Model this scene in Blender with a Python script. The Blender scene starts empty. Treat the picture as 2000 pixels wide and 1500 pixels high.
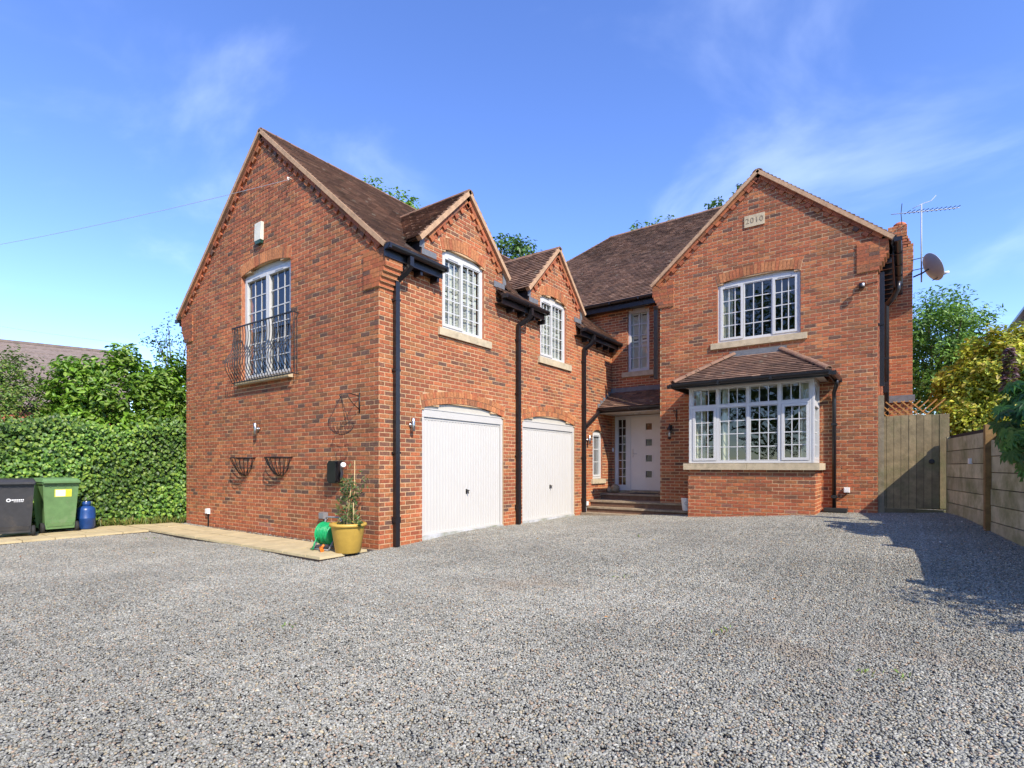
import bpy, math, random
from mathutils import Vector, Matrix, Euler
rnd = random.Random(7)
SC = bpy.context.scene
COL = SC.collection
# ------------------------------------------------------------------ camera, sky, sun, exposure
YAW = math.atan(765 / 1055)
cam_d = bpy.data.cameras.new('camera'); cam = bpy.data.objects.new('camera', cam_d); COL.objects.link(cam)
cam.location = (6.786, -5.741, 1.326); cam.rotation_euler = (math.pi / 2, 0, YAW)
cam_d.sensor_width = 36; cam_d.lens = 1055 / 2000 * 36; cam_d.shift_y = (911 - 750) / 2000
cam_d.clip_start = .05; cam_d.clip_end = 3000
SC.camera = cam
SUN = Vector((1, -.50, .97)).normalized()                 # towards the sun
sun_el = math.asin(SUN.z); sun_az = math.atan2(SUN.x, SUN.y)
SKY_STRENGTH, SUN_STRENGTH, EXPOSURE = .15, 2.85, 1.25
wd = bpy.data.worlds.new('World'); SC.world = wd; wd.use_nodes = True
nt = wd.node_tree; nt.nodes.clear()
def N(tree, t, **k):
    n = tree.nodes.new(t)
    for a, b in k.items():
        if a.startswith('i_'): n.inputs[a[2:].replace('_', ' ')].default_value = b
        else: setattr(n, a, b)
    return n
sky = N(nt, 'ShaderNodeTexSky', sky_type='NISHITA', sun_disc=False, sun_elevation=sun_el, sun_rotation=sun_az, altitude=100, air_density=.9, dust_density=.0, ozone_density=3.5)
hs = N(nt, 'ShaderNodeHueSaturation'); hs.inputs['Saturation'].default_value = 1.14; hs.inputs['Hue'].default_value = .515
nt.links.new(sky.outputs[0], hs.inputs['Color'])
tc = N(nt, 'ShaderNodeTexCoord'); sx = N(nt, 'ShaderNodeSeparateXYZ'); nt.links.new(tc.outputs['Generated'], sx.inputs[0])
ad = N(nt, 'ShaderNodeMath', operation='ADD'); ad.inputs[1].default_value = .18; nt.links.new(sx.outputs['Z'], ad.inputs[0])
dx = N(nt, 'ShaderNodeMath', operation='DIVIDE'); dy = N(nt, 'ShaderNodeMath', operation='DIVIDE')
nt.links.new(sx.outputs['X'], dx.inputs[0]); nt.links.new(ad.outputs[0], dx.inputs[1]); nt.links.new(sx.outputs['Y'], dy.inputs[0]); nt.links.new(ad.outputs[0], dy.inputs[1])
cb = N(nt, 'ShaderNodeCombineXYZ'); nt.links.new(dx.outputs[0], cb.inputs[0]); nt.links.new(dy.outputs[0], cb.inputs[1])
mp = N(nt, 'ShaderNodeMapping'); mp.inputs['Scale'].default_value = (1.3, 1.6, 1); mp.inputs['Rotation'].default_value = (0, 0, .6); mp.inputs['Location'].default_value = (8.1, 4.2, 0)
nt.links.new(cb.outputs[0], mp.inputs[0])
cn = N(nt, 'ShaderNodeTexNoise'); cn.inputs['Scale'].default_value = 1.1; cn.inputs['Detail'].default_value = 6; cn.inputs['Roughness'].default_value = .55; cn.inputs['Distortion'].default_value = .5
nt.links.new(mp.outputs[0], cn.inputs['Vector'])
cr = N(nt, 'ShaderNodeMapRange'); cr.inputs['From Min'].default_value = .48; cr.inputs['From Max'].default_value = .80; cr.inputs['To Max'].default_value = .13; cr.interpolation_type = 'SMOOTHSTEP'
nt.links.new(cn.outputs['Fac'], cr.inputs['Value'])
mx = N(nt, 'ShaderNodeMix', data_type='RGBA'); nt.links.new(cr.outputs[0], mx.inputs['Factor']); nt.links.new(hs.outputs[0], mx.inputs[6]); mx.inputs[7].default_value = (7.5, 8.2, 9.2, 1)
bg = N(nt, 'ShaderNodeBackground'); bg.inputs['Strength'].default_value = SKY_STRENGTH
wo = N(nt, 'ShaderNodeOutputWorld'); nt.links.new(mx.outputs[2], bg.inputs[0]); nt.links.new(bg.outputs[0], wo.inputs[0])
sd = bpy.data.lights.new('sun', 'SUN'); sd.energy = SUN_STRENGTH; sd.angle = math.radians(.55); sd.color = (1, .91, .77)
so = bpy.data.objects.new('sun', sd); COL.objects.link(so); so.rotation_euler = SUN.to_track_quat('Z', 'Y').to_euler(); so.location = (30, -15, 28)
SC.view_settings.view_transform = 'Standard'; SC.view_settings.look = 'None'; SC.view_settings.exposure = EXPOSURE; SC.view_settings.gamma = 1
SC.render.engine = 'CYCLES'
try:
    SC.cycles.use_denoising = True; SC.cycles.denoiser = 'OPENIMAGEDENOISE'; SC.cycles.max_bounces = 6; SC.cycles.transparent_max_bounces = 10
    SC.cycles.caustics_reflective = False; SC.cycles.caustics_refractive = False
except Exception: pass

# ------------------------------------------------------------------ materials
MATS = {}
def mat(name, col=(.5, .5, .5), rough=.6, var=.25, scale=6., bump=0., bscale=60., metal=0., spec=.5, tint=False, stain=None, stain_scale=1.5, stain_rng=(.55, .75), coat=0, trans=0., macro=0., mscale=.5, spots=None):
    """procedural principled material: two-octave colour variation, optional per-piece tint attribute, optional stain, optional bump"""
    m = bpy.data.materials.new(name); m.use_nodes = True; t = m.node_tree; t.nodes.clear()
    out = N(t, 'ShaderNodeOutputMaterial'); b = N(t, 'ShaderNodeBsdfPrincipled'); L = t.links.new
    b.inputs['Roughness'].default_value = rough; b.inputs['Metallic'].default_value = metal; b.inputs['Specular IOR Level'].default_value = spec
    if coat: b.inputs['Coat Weight'].default_value = coat
    geo = N(t, 'ShaderNodeNewGeometry')
    no = N(t, 'ShaderNodeTexNoise'); no.inputs['Scale'].default_value = scale; no.inputs['Detail'].default_value = 5; no.inputs['Roughness'].default_value = .65; L(geo.outputs['Position'], no.inputs['Vector'])
    mr = N(t, 'ShaderNodeMapRange'); mr.inputs['From Min'].default_value = .3; mr.inputs['From Max'].default_value = .7; mr.inputs['To Min'].default_value = 1 - var; mr.inputs['To Max'].default_value = 1 + var
    L(no.outputs['Fac'], mr.inputs['Value'])
    if tint:
        at = N(t, 'ShaderNodeAttribute', attribute_name='tint'); src = at.outputs['Color']
    else:
        rgb = N(t, 'ShaderNodeRGB'); rgb.outputs[0].default_value = (*col, 1); src = rgb.outputs[0]
    ml = N(t, 'ShaderNodeMix', data_type='RGBA', blend_type='MULTIPLY'); ml.inputs['Factor'].default_value = 1
    L(src, ml.inputs[6]); L(mr.outputs[0], ml.inputs[7]); c = ml.outputs[2]
    if stain:
        n2 = N(t, 'ShaderNodeTexNoise'); n2.inputs['Scale'].default_value = stain_scale; n2.inputs['Detail'].default_value = 6; n2.inputs['Roughness'].default_value = .7; L(geo.outputs['Position'], n2.inputs['Vector'])
        r2 = N(t, 'ShaderNodeMapRange'); r2.inputs['From Min'].default_value = stain_rng[0]; r2.inputs['From Max'].default_value = stain_rng[1]; L(n2.outputs['Fac'], r2.inputs['Value'])
        m2 = N(t, 'ShaderNodeMix', data_type='RGBA'); L(r2.outputs[0], m2.inputs['Factor']); L(c, m2.inputs[6]); m2.inputs[7].default_value = (*stain, 1); c = m2.outputs[2]
    if spots:
        vo = N(t, 'ShaderNodeTexVoronoi'); vo.inputs['Scale'].default_value = 3.2; L(geo.outputs['Position'], vo.inputs['Vector'])
        rs = N(t, 'ShaderNodeMapRange'); rs.inputs['From Min'].default_value = .17; rs.inputs['From Max'].default_value = .10; rs.inputs['To Max'].default_value = .8; L(vo.outputs['Distance'], rs.inputs['Value'])
        gt_ = N(t, 'ShaderNodeMath', operation='GREATER_THAN'); gt_.inputs[1].default_value = .55; sp_ = N(t, 'ShaderNodeSeparateColor'); L(vo.outputs['Color'], sp_.inputs[0]); L(sp_.outputs[0], gt_.inputs[0])
        mm = N(t, 'ShaderNodeMath', operation='MULTIPLY'); L(rs.outputs[0], mm.inputs[0]); L(gt_.outputs[0], mm.inputs[1])
        m5 = N(t, 'ShaderNodeMix', data_type='RGBA'); L(mm.outputs[0], m5.inputs['Factor']); L(c, m5.inputs[6]); m5.inputs[7].default_value = (*spots, 1); c = m5.outputs[2]
    if macro:
        n4 = N(t, 'ShaderNodeTexNoise'); n4.inputs['Scale'].default_value = mscale; n4.inputs['Detail'].default_value = 3; L(geo.outputs['Position'], n4.inputs['Vector'])
        r4 = N(t, 'ShaderNodeMapRange'); r4.inputs['From Min'].default_value = .35; r4.inputs['From Max'].default_value = .65; r4.inputs['To Min'].default_value = 1 - macro; r4.inputs['To Max'].default_value = 1 + macro; L(n4.outputs['Fac'], r4.inputs['Value'])
        m4 = N(t, 'ShaderNodeMix', data_type='RGBA', blend_type='MULTIPLY'); m4.inputs['Factor'].default_value = 1; L(c, m4.inputs[6]); L(r4.outputs[0], m4.inputs[7]); c = m4.outputs[2]
    L(c, b.inputs['Base Color'])
    if bump:
        n3 = N(t, 'ShaderNodeTexNoise'); n3.inputs['Scale'].default_value = bscale; n3.inputs['Detail'].default_value = 4; L(geo.outputs['Position'], n3.inputs['Vector'])
        bp = N(t, 'ShaderNodeBump'); bp.inputs['Strength'].default_value = bump; bp.inputs['Distance'].default_value = .01; L(n3.outputs['Fac'], bp.inputs['Height']); L(bp.outputs[0], b.inputs['Normal'])
    if trans:
        tr = N(t, 'ShaderNodeBsdfTranslucent'); L(c, tr.inputs['Color']); ms = N(t, 'ShaderNodeMixShader'); ms.inputs[0].default_value = trans
        L(b.outputs[0], ms.inputs[1]); L(tr.outputs[0], ms.inputs[2]); L(ms.outputs[0], out.inputs[0])
    else: L(b.outputs[0], out.inputs[0])
    MATS[name] = m; return m
def glass_mat(name):
    m = bpy.data.materials.new(name); m.use_nodes = True; t = m.node_tree; t.nodes.clear(); L = t.links.new
    out = N(t, 'ShaderNodeOutputMaterial'); tr = N(t, 'ShaderNodeBsdfTransparent'); tr.inputs[0].default_value = (.86, .90, .88, 1)
    gl = N(t, 'ShaderNodeBsdfGlossy'); gl.inputs['Roughness'].default_value = .015; fr = N(t, 'ShaderNodeLayerWeight'); fr.inputs['Blend'].default_value = .5; pw = N(t, 'ShaderNodeMath', operation='POWER'); pw.inputs[1].default_value = 4.; L(fr.outputs['Facing'], pw.inputs[0])
    mu = N(t, 'ShaderNodeMath', operation='MULTIPLY_ADD'); mu.inputs[1].default_value = .9; mu.inputs[2].default_value = .085; mu.use_clamp = True; L(pw.outputs[0], mu.inputs[0])
    geo = N(t, 'ShaderNodeNewGeometry'); no = N(t, 'ShaderNodeTexNoise'); no.inputs['Scale'].default_value = 1.6; L(geo.outputs['Position'], no.inputs['Vector'])
    bp = N(t, 'ShaderNodeBump'); bp.inputs['Strength'].default_value = .06; bp.inputs['Distance'].default_value = .05; L(no.outputs['Fac'], bp.inputs['Height']); L(bp.outputs[0], gl.inputs['Normal'])
    ms = N(t, 'ShaderNodeMixShader'); L(mu.outputs[0], ms.inputs[0]); L(tr.outputs[0], ms.inputs[1]); L(gl.outputs[0], ms.inputs[2]); L(ms.outputs[0], out.inputs[0])
    return m
M_BRICK = mat('brick_clay', tint=True, rough=.85, var=.32, scale=22, bump=.5, bscale=140, stain=(.080, .045, .035), stain_scale=15, stain_rng=(.60, .84), macro=.16, mscale=.7)
M_MORTAR = mat('buff_mortar', (.56, .37, .205), .95, .16, 9, .4, 200, macro=.14, mscale=.8)
M_TILE = mat('clay_tile', tint=True, rough=.85, var=.2, scale=9, bump=.4, bscale=120, stain=(.085, .075, .045), stain_scale=2.6, stain_rng=(.58, .74), spots=(.33, .29, .22), macro=.2, mscale=.9)
M_UNDER = mat('roof_underlay', (.05, .035, .03), .9, .2)
M_RIDGE = mat('ridge_clay', (.22, .12, .075), .85, .3, 9, .3, 80, stain=(.20, .17, .10), stain_scale=5)
M_VERGE = mat('verge_mortar', (.46, .29, .17), .9, .25, 10, .3, 90)
M_WHITE = mat('white_upvc', (.57, .57, .56), .35, .03, 3)
M_WPAINT = mat('cream_panel', (.52, .49, .42), .5, .06, 3)
M_GDOOR = mat('white_steel_door', (.54, .52, .48), .45, .02, 2)
M_FDOOR = mat('front_door_composite', (.66, .62, .57), .45, .03, 4)
M_BLACK = mat('black_plastic', (.014, .013, .015), .32, .2, 5)
M_IRON = mat('black_iron', (.016, .014, .014), .5, .3, 30)
M_LEAD = mat('lead_flashing', (.15, .155, .165), .6, .2, 8)
M_STONE = mat('sill_stone', (.50, .41, .27), .9, .18, 7, .3, 90, stain=(.20, .17, .11), stain_scale=4, stain_rng=(.55, .85))
M_STEP = mat('step_stone', (.30, .23, .15), .9, .3, 8, .3, 90, stain=(.12, .10, .06), stain_scale=5, stain_rng=(.5, .8))
M_GLASS = glass_mat('window_glass')
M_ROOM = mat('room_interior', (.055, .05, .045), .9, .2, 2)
M_CURT = mat('curtain_cloth', (.55, .53, .42), .9, .12, 12)
M_SHUT = mat('shutter_slats', (.74, .73, .66), .5, .04, 5)
M_STEEL = mat('brushed_steel', (.55, .55, .54), .3, .1, 20, metal=1.)
M_SLAB = mat('buff_paving', (.52, .42, .235), .9, .14, 5, .3, 120, stain=(.36, .28, .15), stain_scale=2.2, stain_rng=(.5, .8))
M_GROUND = mat('gravel_bed', (.24, .22, .185), .95, .5, 40, .8, 60, stain=(.28, .20, .14), stain_scale=.5, stain_rng=(.56, .72))
M_PEBBLE = mat('pebble', tint=True, rough=.85, var=.12, scale=1.3, spec=.3, stain=(.29, .23, .165), stain_scale=.45, stain_rng=(.60, .80), macro=.13, mscale=.35)
M_LEAF = mat('leaf', tint=True, rough=.45, var=.2, scale=3, trans=.33)
M_BARK = mat('bark', (.10, .075, .05), .95, .35, 14, .6, 30)
M_WOOD = mat('weathered_board', (.20, .165, .10), .9, .3, 6, .5, 50, tint=True, stain=(.12, .13, .05), stain_scale=1.4, stain_rng=(.48, .75))
M_POST = mat('fence_post_timber', (.22, .13, .045), .85, .3, 9, .3, 50)
M_CONC = mat('concrete_gravel_board', (.30, .26, .165), .95, .22, 5, .4, 90, tint=True, stain=(.16, .17, .06), stain_scale=1.6, stain_rng=(.45, .7))
M_TRELLIS = mat('orange_trellis', (.42, .19, .05), .8, .2, 20)
M_GBIN = mat('green_bin_plastic', (.12, .23, .085), .55, .14, 9, stain=(.20, .26, .14), stain_scale=5, stain_rng=(.56, .8))
M_KBIN = mat('black_bin_plastic', (.035, .034, .036), .5, .15, 9, stain=(.07, .06, .05), stain_scale=3)
M_RUB = mat('rubber', (.02, .02, .02), .8, .2)
M_BLUE = mat('blue_gas_steel', (.015, .06, .22), .35, .15, 8, stain=(.06, .05, .06), stain_scale=7, stain_rng=(.66, .8))
M_POT = mat('mustard_pot', (.52, .33, .06), .5, .1, 12)
M_SOIL = mat('soil', (.035, .025, .018), .95, .4, 40)
M_HOSE = mat('green_hose', (.01, .33, .11), .35, .1, 20)
M_ORANGE = mat('orange_plastic', (.75, .19, .02), .4, .1, 20)
M_GREY = mat('grey_plastic', (.22, .22, .23), .4, .1, 20)
M_WPL = mat('white_plastic', (.78, .78, .77), .4, .03)
M_TERRA = mat('terracotta', (.46, .13, .055), .8, .2, 15)
M_LABEL = mat('paper_label', (.75, .74, .68), .6, .1, 40)
M_YEL = mat('label_yellow', (.68, .66, .05), .5, .05)
M_CANE = mat('bamboo', (.50, .36, .17), .6, .2, 30)
M_DISH = mat('dish_grey', (.38, .40, .43), .5, .06)
M_SLATEROOF = mat('far_roof', (.20, .155, .13), .9, .25, 6)
M_RISER = mat('step_riser_brick', (.16, .085, .05), .9, .3, 10)
M_RED = mat('red_brick_far', (.34, .10, .06), .9, .3, 10)
M_GRASS = mat('lawn', (.05, .10, .02), .9, .4, 5)

# ------------------------------------------------------------------ mesh helpers
class MB:
    def __init__(s): s.v = []; s.f = []; s.c = []; s.smooth = []
    def face(s, pts, col=(.5, .5, .5), sm=False):
        i = len(s.v); s.v += [tuple(p) for p in pts]; s.f.append(tuple(range(i, i + len(pts)))); s.c.append(col); s.smooth.append(sm)
    def hexa(s, p, col=(.5, .5, .5), skip=()):
        """p: 8 points, bottom ring 0-3 then top ring 4-7 (counter-clockwise seen from the top)"""
        i = len(s.v); s.v += [tuple(q) for q in p]
        for k, f in enumerate(((3, 2, 1, 0), (4, 5, 6, 7), (0, 1, 5, 4), (1, 2, 6, 5), (2, 3, 7, 6), (3, 0, 4, 7))):
            if k not in skip: s.f.append(tuple(i + q for q in f)); s.c.append(col); s.smooth.append(False)
    def box(s, x0, x1, y0, y1, z0, z1, col=(.5, .5, .5)):
        s.hexa([(x0, y0, z0), (x1, y0, z0), (x1, y1, z0), (x0, y1, z0), (x0, y0, z1), (x1, y0, z1), (x1, y1, z1), (x0, y1, z1)], col); return s
    def obox(s, c, ax, ay, az, hx, hy, hz, col=(.5, .5, .5)):
        c, ax, ay, az = Vector(c), Vector(ax), Vector(ay), Vector(az)
        P = [c + ax * (a * hx) + ay * (b * hy) + az * (d * hz) for d in (-1, 1) for a, b in ((-1, -1), (1, -1), (1, 1), (-1, 1))]
        if ax.cross(ay).dot(az) < 0: P = [P[k] for k in (3, 2, 1, 0, 7, 6, 5, 4)]
        s.hexa(P, col); return s
    def wbox(s, W, u0, u1, z0, z1, d0, d1, col=(.5, .5, .5)):
        P = W.P; s.hexa([P(u0, z0, d1), P(u1, z0, d1), P(u1, z0, d0), P(u0, z0, d0), P(u0, z1, d1), P(u1, z1, d1), P(u1, z1, d0), P(u0, z1, d0)], col); return s
    def prism(s, W, poly, d0, d1, col=(.5, .5, .5)):
        """poly: (u,z) counter-clockwise seen from outside, extruded from depth d0 (inner) to d1 (outer)"""
        n = len(poly); a = [W.P(u, z, d1) for u, z in poly]; b = [W.P(u, z, d0) for u, z in poly]
        s.face(a, col); s.face(b[::-1], col)
        for i in range(n): j = (i + 1) % n; s.face([a[j], a[i], b[i], b[j]], col)
        return s
    def tube(s, pts, r, n=8, col=(.5, .5, .5), caps=True, flat=None):
        pts = [Vector(p) for p in pts]; rings = []; rr = r if isinstance(r, (list, tuple)) else [r] * len(pts)
        up = None
        for i, p in enumerate(pts):
            t = (pts[min(i + 1, len(pts) - 1)] - pts[max(i - 1, 0)]).normalized()
            if up is None: up = Vector((0, 0, 1)) if abs(t.z) < .9 else Vector((1, 0, 0))
            a = t.cross(up).normalized(); b = a.cross(t).normalized(); up = b
            ring = []
            for k in range(n):
                th = 2 * math.pi * (k + .5 * (n == 4)) / n; ring.append(p + (a * math.cos(th) + b * math.sin(th)) * rr[i] * (1.414 if n == 4 else 1))
            rings.append(ring)
        base = len(s.v)
        for ring in rings: s.v += [tuple(q) for q in ring]
        for i in range(len(rings) - 1):
            for k in range(n):
                k2 = (k + 1) % n; a0 = base + i * n; s.f.append((a0 + k, a0 + k2, a0 + n + k2, a0 + n + k)); s.c.append(col); s.smooth.append(n > 5)
        if caps:
            s.f.append(tuple(base + k for k in range(n))[::-1]); s.c.append(col); s.smooth.append(False)
            e = base + (len(rings) - 1) * n; s.f.append(tuple(e + k for k in range(n))); s.c.append(col); s.smooth.append(False)
        return s
    def lathe(s, c, prof, n=20, col=(.5, .5, .5), ax=(0, 0, 1)):
        """prof: (radius, height) from bottom to top about axis ax through c"""
        az = Vector(ax).normalized(); a = az.orthogonal().normalized(); b = az.cross(a); c = Vector(c); base = len(s.v)
        for r, h in prof:
            for k in range(n):
                th = 2 * math.pi * k / n; s.v.append(tuple(c + az * h + (a * math.cos(th) + b * math.sin(th)) * r))
        for i in range(len(prof) - 1):
            for k in range(n):
                k2 = (k + 1) % n; q = base + i * n; s.f.append((q + k, q + k2, q + n + k2, q + n + k)); s.c.append(col); s.smooth.append(True)
        if prof[0][0] > 1e-4: s.f.append(tuple(base + k for k in range(n))[::-1]); s.c.append(col); s.smooth.append(False)
        e = base + (len(prof) - 1) * n
        if prof[-1][0] > 1e-4: s.f.append(tuple(e + k for k in range(n))); s.c.append(col); s.smooth.append(False)
        return s
    def mesh(s, name, m):
        me = bpy.data.meshes.new(name); me.from_pydata(s.v, [], s.f); me.materials.append(m)
        at = me.attributes.new('tint', 'FLOAT_COLOR', 'FACE')
        flat = []
        for c in s.c: flat += [c[0], c[1], c[2], 1.]
        at.data.foreach_set('color', flat)
        if any(s.smooth): me.polygons.foreach_set('use_smooth', s.smooth)
        me.update(); return me
    def build(s, name, m, parent=None, kind=None):
        o = bpy.data.objects.new(name, s.mesh(name, m)); COL.objects.link(o)
        if parent: o.parent = parent
        if kind: o['kind'] = kind
        return o
def inst(name, me, parent=None, loc=(0, 0, 0), rot=(0, 0, 0), scale=(1, 1, 1)):
    o = bpy.data.objects.new(name, me); COL.objects.link(o); o.location = loc; o.rotation_euler = rot; o.scale = scale
    if parent: o.parent = parent
    return o
def thing(name, label, cat, loc=(0, 0, 0), group=None):
    o = bpy.data.objects.new(name, None); COL.objects.link(o); o.location = loc; o.empty_display_size = .2; o['label'] = label; o['category'] = cat
    if group: o['group'] = group
    return o
def tag(o, label, cat, group=None):
    o['label'] = label; o['category'] = cat
    if group: o['group'] = group
    return o
def rel(b, o):
    """make a mesh builder's world coordinates relative to thing o's base"""
    l = o.location; b.v = [(x - l.x, y - l.y, z - l.z) for x, y, z in b.v]; return b
class Wall:
    def __init__(s, O, U): s.O = Vector(O); s.U = Vector(U).normalized(); s.Nn = s.U.cross(Vector((0, 0, 1)))
    def P(s, u, z, d=0): return s.O + s.U * u + s.Nn * d + Vector((0, 0, z))
    @property
    def rot(s): return (0, 0, math.atan2(s.U.y, s.U.x))
def sm(t): t = max(0., min(1., t)); return t * t * (3 - 2 * t)
def gz(x, y):
    return .011 * math.sin(1.7 * x + .8 * y) + .009 * math.sin(.9 * x - 2.1 * y + 1) - .012 + .10 * sm((y + .6) / 3) + .32 * sm((y + 1) / 8) * sm(x / 6.5) + .05 * max(0, min(x - 6, 3)) * sm((y + 1) / 8)

# ------------------------------------------------------------------ ground
gx = [-400, -120, -50, -25, -16] + [-14 + .6 * i for i in range(44)] + [14, 18, 30, 60, 150, 400]
gy = [-400, -120, -50, -25, -16] + [-12 + .6 * i for i in range(42)] + [15, 20, 40, 90, 200, 500]
g = MB(); nx = len(gx)
for y in gy:
    for x in gx: g.v.append((x, y, gz(x, y) - .058))
for j in range(len(gy) - 1):
    for i in range(nx - 1): g.f.append((j * nx + i, j * nx + i + 1, (j + 1) * nx + i + 1, (j + 1) * nx + i)); g.c.append((.2, .2, .2)); g.smooth.append(True)
ground = g.build('ground', M_GROUND, kind='structure')

# ------------------------------------------------------------------ the house
house = thing('brick_house', 'large red brick house with two gables, two garage doors and a tiled roof', 'house')
LW = Wall((0, 0, 0), (1, 0, 0))            # front of the garage wing, u = X, faces -Y
GW = Wall((0, 0, 0), (0, 1, 0))            # garage wall, u = Y, faces +X
EW = Wall((0, 8.5, 0), (1, 0, 0))          # recessed entrance wall
RW = Wall((0, 7.3, 0), (1, 0, 0))          # right gable front
SW = Wall((6.36, 0, 0), (0, 1, 0))         # right side wall, faces +X
BF = Wall((0, 6.35, 0), (1, 0, 0))         # bay front
BR_ = Wall((5.38, 0, 0), (0, 1, 0))        # bay right cheek
BL_ = Wall((2.88, 0, 0), (0, -1, 0))       # bay left cheek, u = -Y
PAL = [((.40, .118, .044), 26), ((.34, .096, .040), 28), ((.42, .150, .055), 10), ((.30, .092, .040), 16), ((.25, .094, .040), 9), ((.185, .078, .044), 5), ((.13, .066, .044), 3), ((.36, .134, .050), 10)]
PLAIN = [((.42, .118, .045), 5), ((.37, .098, .042), 4), ((.44, .14, .052), 3), ((.30, .12, .08), 1)]
def pick(pal):
    t = rnd.random() * sum(w for _, w in pal)
    for c, w in pal:
        t -= w
        if t <= 0: break
    k = rnd.uniform(.86, 1.14); return tuple(q * k for q in c)
def arc_of(u0, u1, z1, c):
    w = (u1 - u0) / 2; R = (w * w + c * c) / (2 * c); return (u0 + u1) / 2, z1 + c - R, R, math.asin(min(1, w / R))
def cut(ivs, a, b):
    out = []
    for p, q in ivs:
        if b <= p or a >= q: out.append((p, q)); continue
        if a > p: out.append((p, a))
        if b < q: out.append((b, q))
    return out
def brick_front(b, W, u0, u1, z0, z1, d=.006, col=None, e=.003):
    P = W.P; d += rnd.uniform(-.002, .002); t = rnd.uniform(-.0015, .0015)
    b.hexa([P(u0, z0, -.02), P(u1, z0, -.02), P(u1, z1, -.02), P(u0, z1, -.02), P(u0 + e, z0 + e, d + t), P(u1 - e, z0 + e, d - t), P(u1 - e, z1 - e, d), P(u0 + e, z1 - e, d)], col, skip=(0,))
NEAR = []      # candidates for single bricks
def brick_wall(name, W, zr, extent, openings, plain_below=.0, single=False, thick=.25):
    """extent(z)->(u0,u1); openings: (u0,u1,z0,z1,crown,ring)"""
    mo, br = MB(), MB(); k0, k1 = int(round(zr[0] / .075)), int(math.ceil(zr[1] / .075))
    for k in range(k0, k1):
        za, zb = k * .075, (k + 1) * .075; zm = za + .04
        e0, e1 = extent(zb - .01)
        if e1 - e0 < .05: continue
        iv = [(e0, e1)]; ib = [(e0, e1)]
        for (u0, u1, z0, z1, c, ring) in openings:
            if z0 - .02 < zm < z1: iv = cut(iv, u0, u1); ib = cut(ib, u0 - .002, u1 + .002)
            elif c and zm >= z1:
                uc, zc, R, h = arc_of(u0, u1, z1, c)
                if zm - zc < R: w = math.sqrt(R * R - (zm - zc) ** 2); iv = cut(iv, uc - w, uc + w)
                Ro = R + ring + .005
                if zm - zc < Ro: w = min(math.sqrt(Ro * Ro - (zm - zc) ** 2), (zm - zc) * math.tan(h) + .012); ib = cut(ib, uc - w, uc + w)
        for a, q in iv: mo.wbox(W, a + .003, q - .003, za, zb, -thick, 0)
        off = .1125 * (k % 2)
        n0 = int(math.floor((e0 - off) / .225)) - 1
        for i in range(n0, int((e1 - off) / .225) + 2):
            ua, ub = i * .225 + off + .006, (i + 1) * .225 + off - .006
            for a, q in ib:
                p0, p1 = max(ua, a), min(ub, q)
                if p1 - p0 < .03: continue
                col = pick(PLAIN if zb < plain_below else PAL); j = rnd.uniform(-.0015, .0015)
                if single and p1 - p0 > .2129: NEAR.append((W, p0, p1, za + .006 + j, zb - .006 + j, col, name))
                else: brick_front(br, W, p0, p1, za + .006 + j, zb - .006 + j, col=col)
    for (u0, u1, z0, z1, c, ring) in openings:
        if not c: continue
        uc, zc, R, h = arc_of(u0, u1, z1, c)
        for rr in ([(.0, ring)] if ring < .22 else [(0, ring / 2 - .004), (ring / 2 + .004, ring)]):
            n = int(round(2 * h * (R + .05) / .075))
            for i in range(n):
                t0, t1 = -h + 2 * h * i / n, -h + 2 * h * (i + 1) / n; g_ = .0045 / R
                q = []
                for d in (-.02, .011):
                    for r_, t in ((R + rr[0] + .004, t0 + g_), (R + rr[0] + .004, t1 - g_), (R + rr[1], t1 - g_), (R + rr[1], t0 + g_)):
                        q.append(W.P(uc + r_ * math.sin(t), zc + r_ * math.cos(t), d))
                br.hexa(q, pick([((.47, .185, .072), 4), ((.42, .165, .065), 4), ((.40, .125, .05), 3), ((.30, .12, .055), 1)]), skip=(0,))
    return mo, br
def emit_wall(name, mo, br):
    w = mo.build('wall', M_MORTAR, house); b = br.build('brickwork', M_BRICK, w, 'stuff'); return w
def reveal(mo, W, o, depth=.11):
    pass
# openings --------------------------------------------------------
JW = (-4.26, -2.48, 3.06, 5.22, .11, .215)
D1 = (.95, 3.32, .05, 2.35, .15, .225); D2 = (4.0, 6.35, .05, 2.35, .15, .225)
W1 = (1.455, 2.67, 3.84, 5.26, .10, .215); W2 = (4.72, 5.91, 3.86, 5.27, .10, .215)
S1 = (7.32, 7.90, .99, 2.26, .06, .15)
TW = (.49, 1.12, 3.98, 5.70, .06, .15); FD = (.08, 1.62, .60, 2.76, 0, 0)
GWN = (3.26, 4.99, 4.20, 5.565, .09, .215)
APL, APZ, SLP = -3.43, 7.93, .852
def ext_left(z):
    if z <= 4.70: return (-6.75, 0)
    h = (APZ - .06 - z) / SLP; return (max(-6.75, APL - h), min(0., APL + h))
wl = brick_wall('l', LW, (-.15, 7.9), ext_left, [JW], .27, True)
def ext_gar(z): return (0, 8.5)
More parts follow.
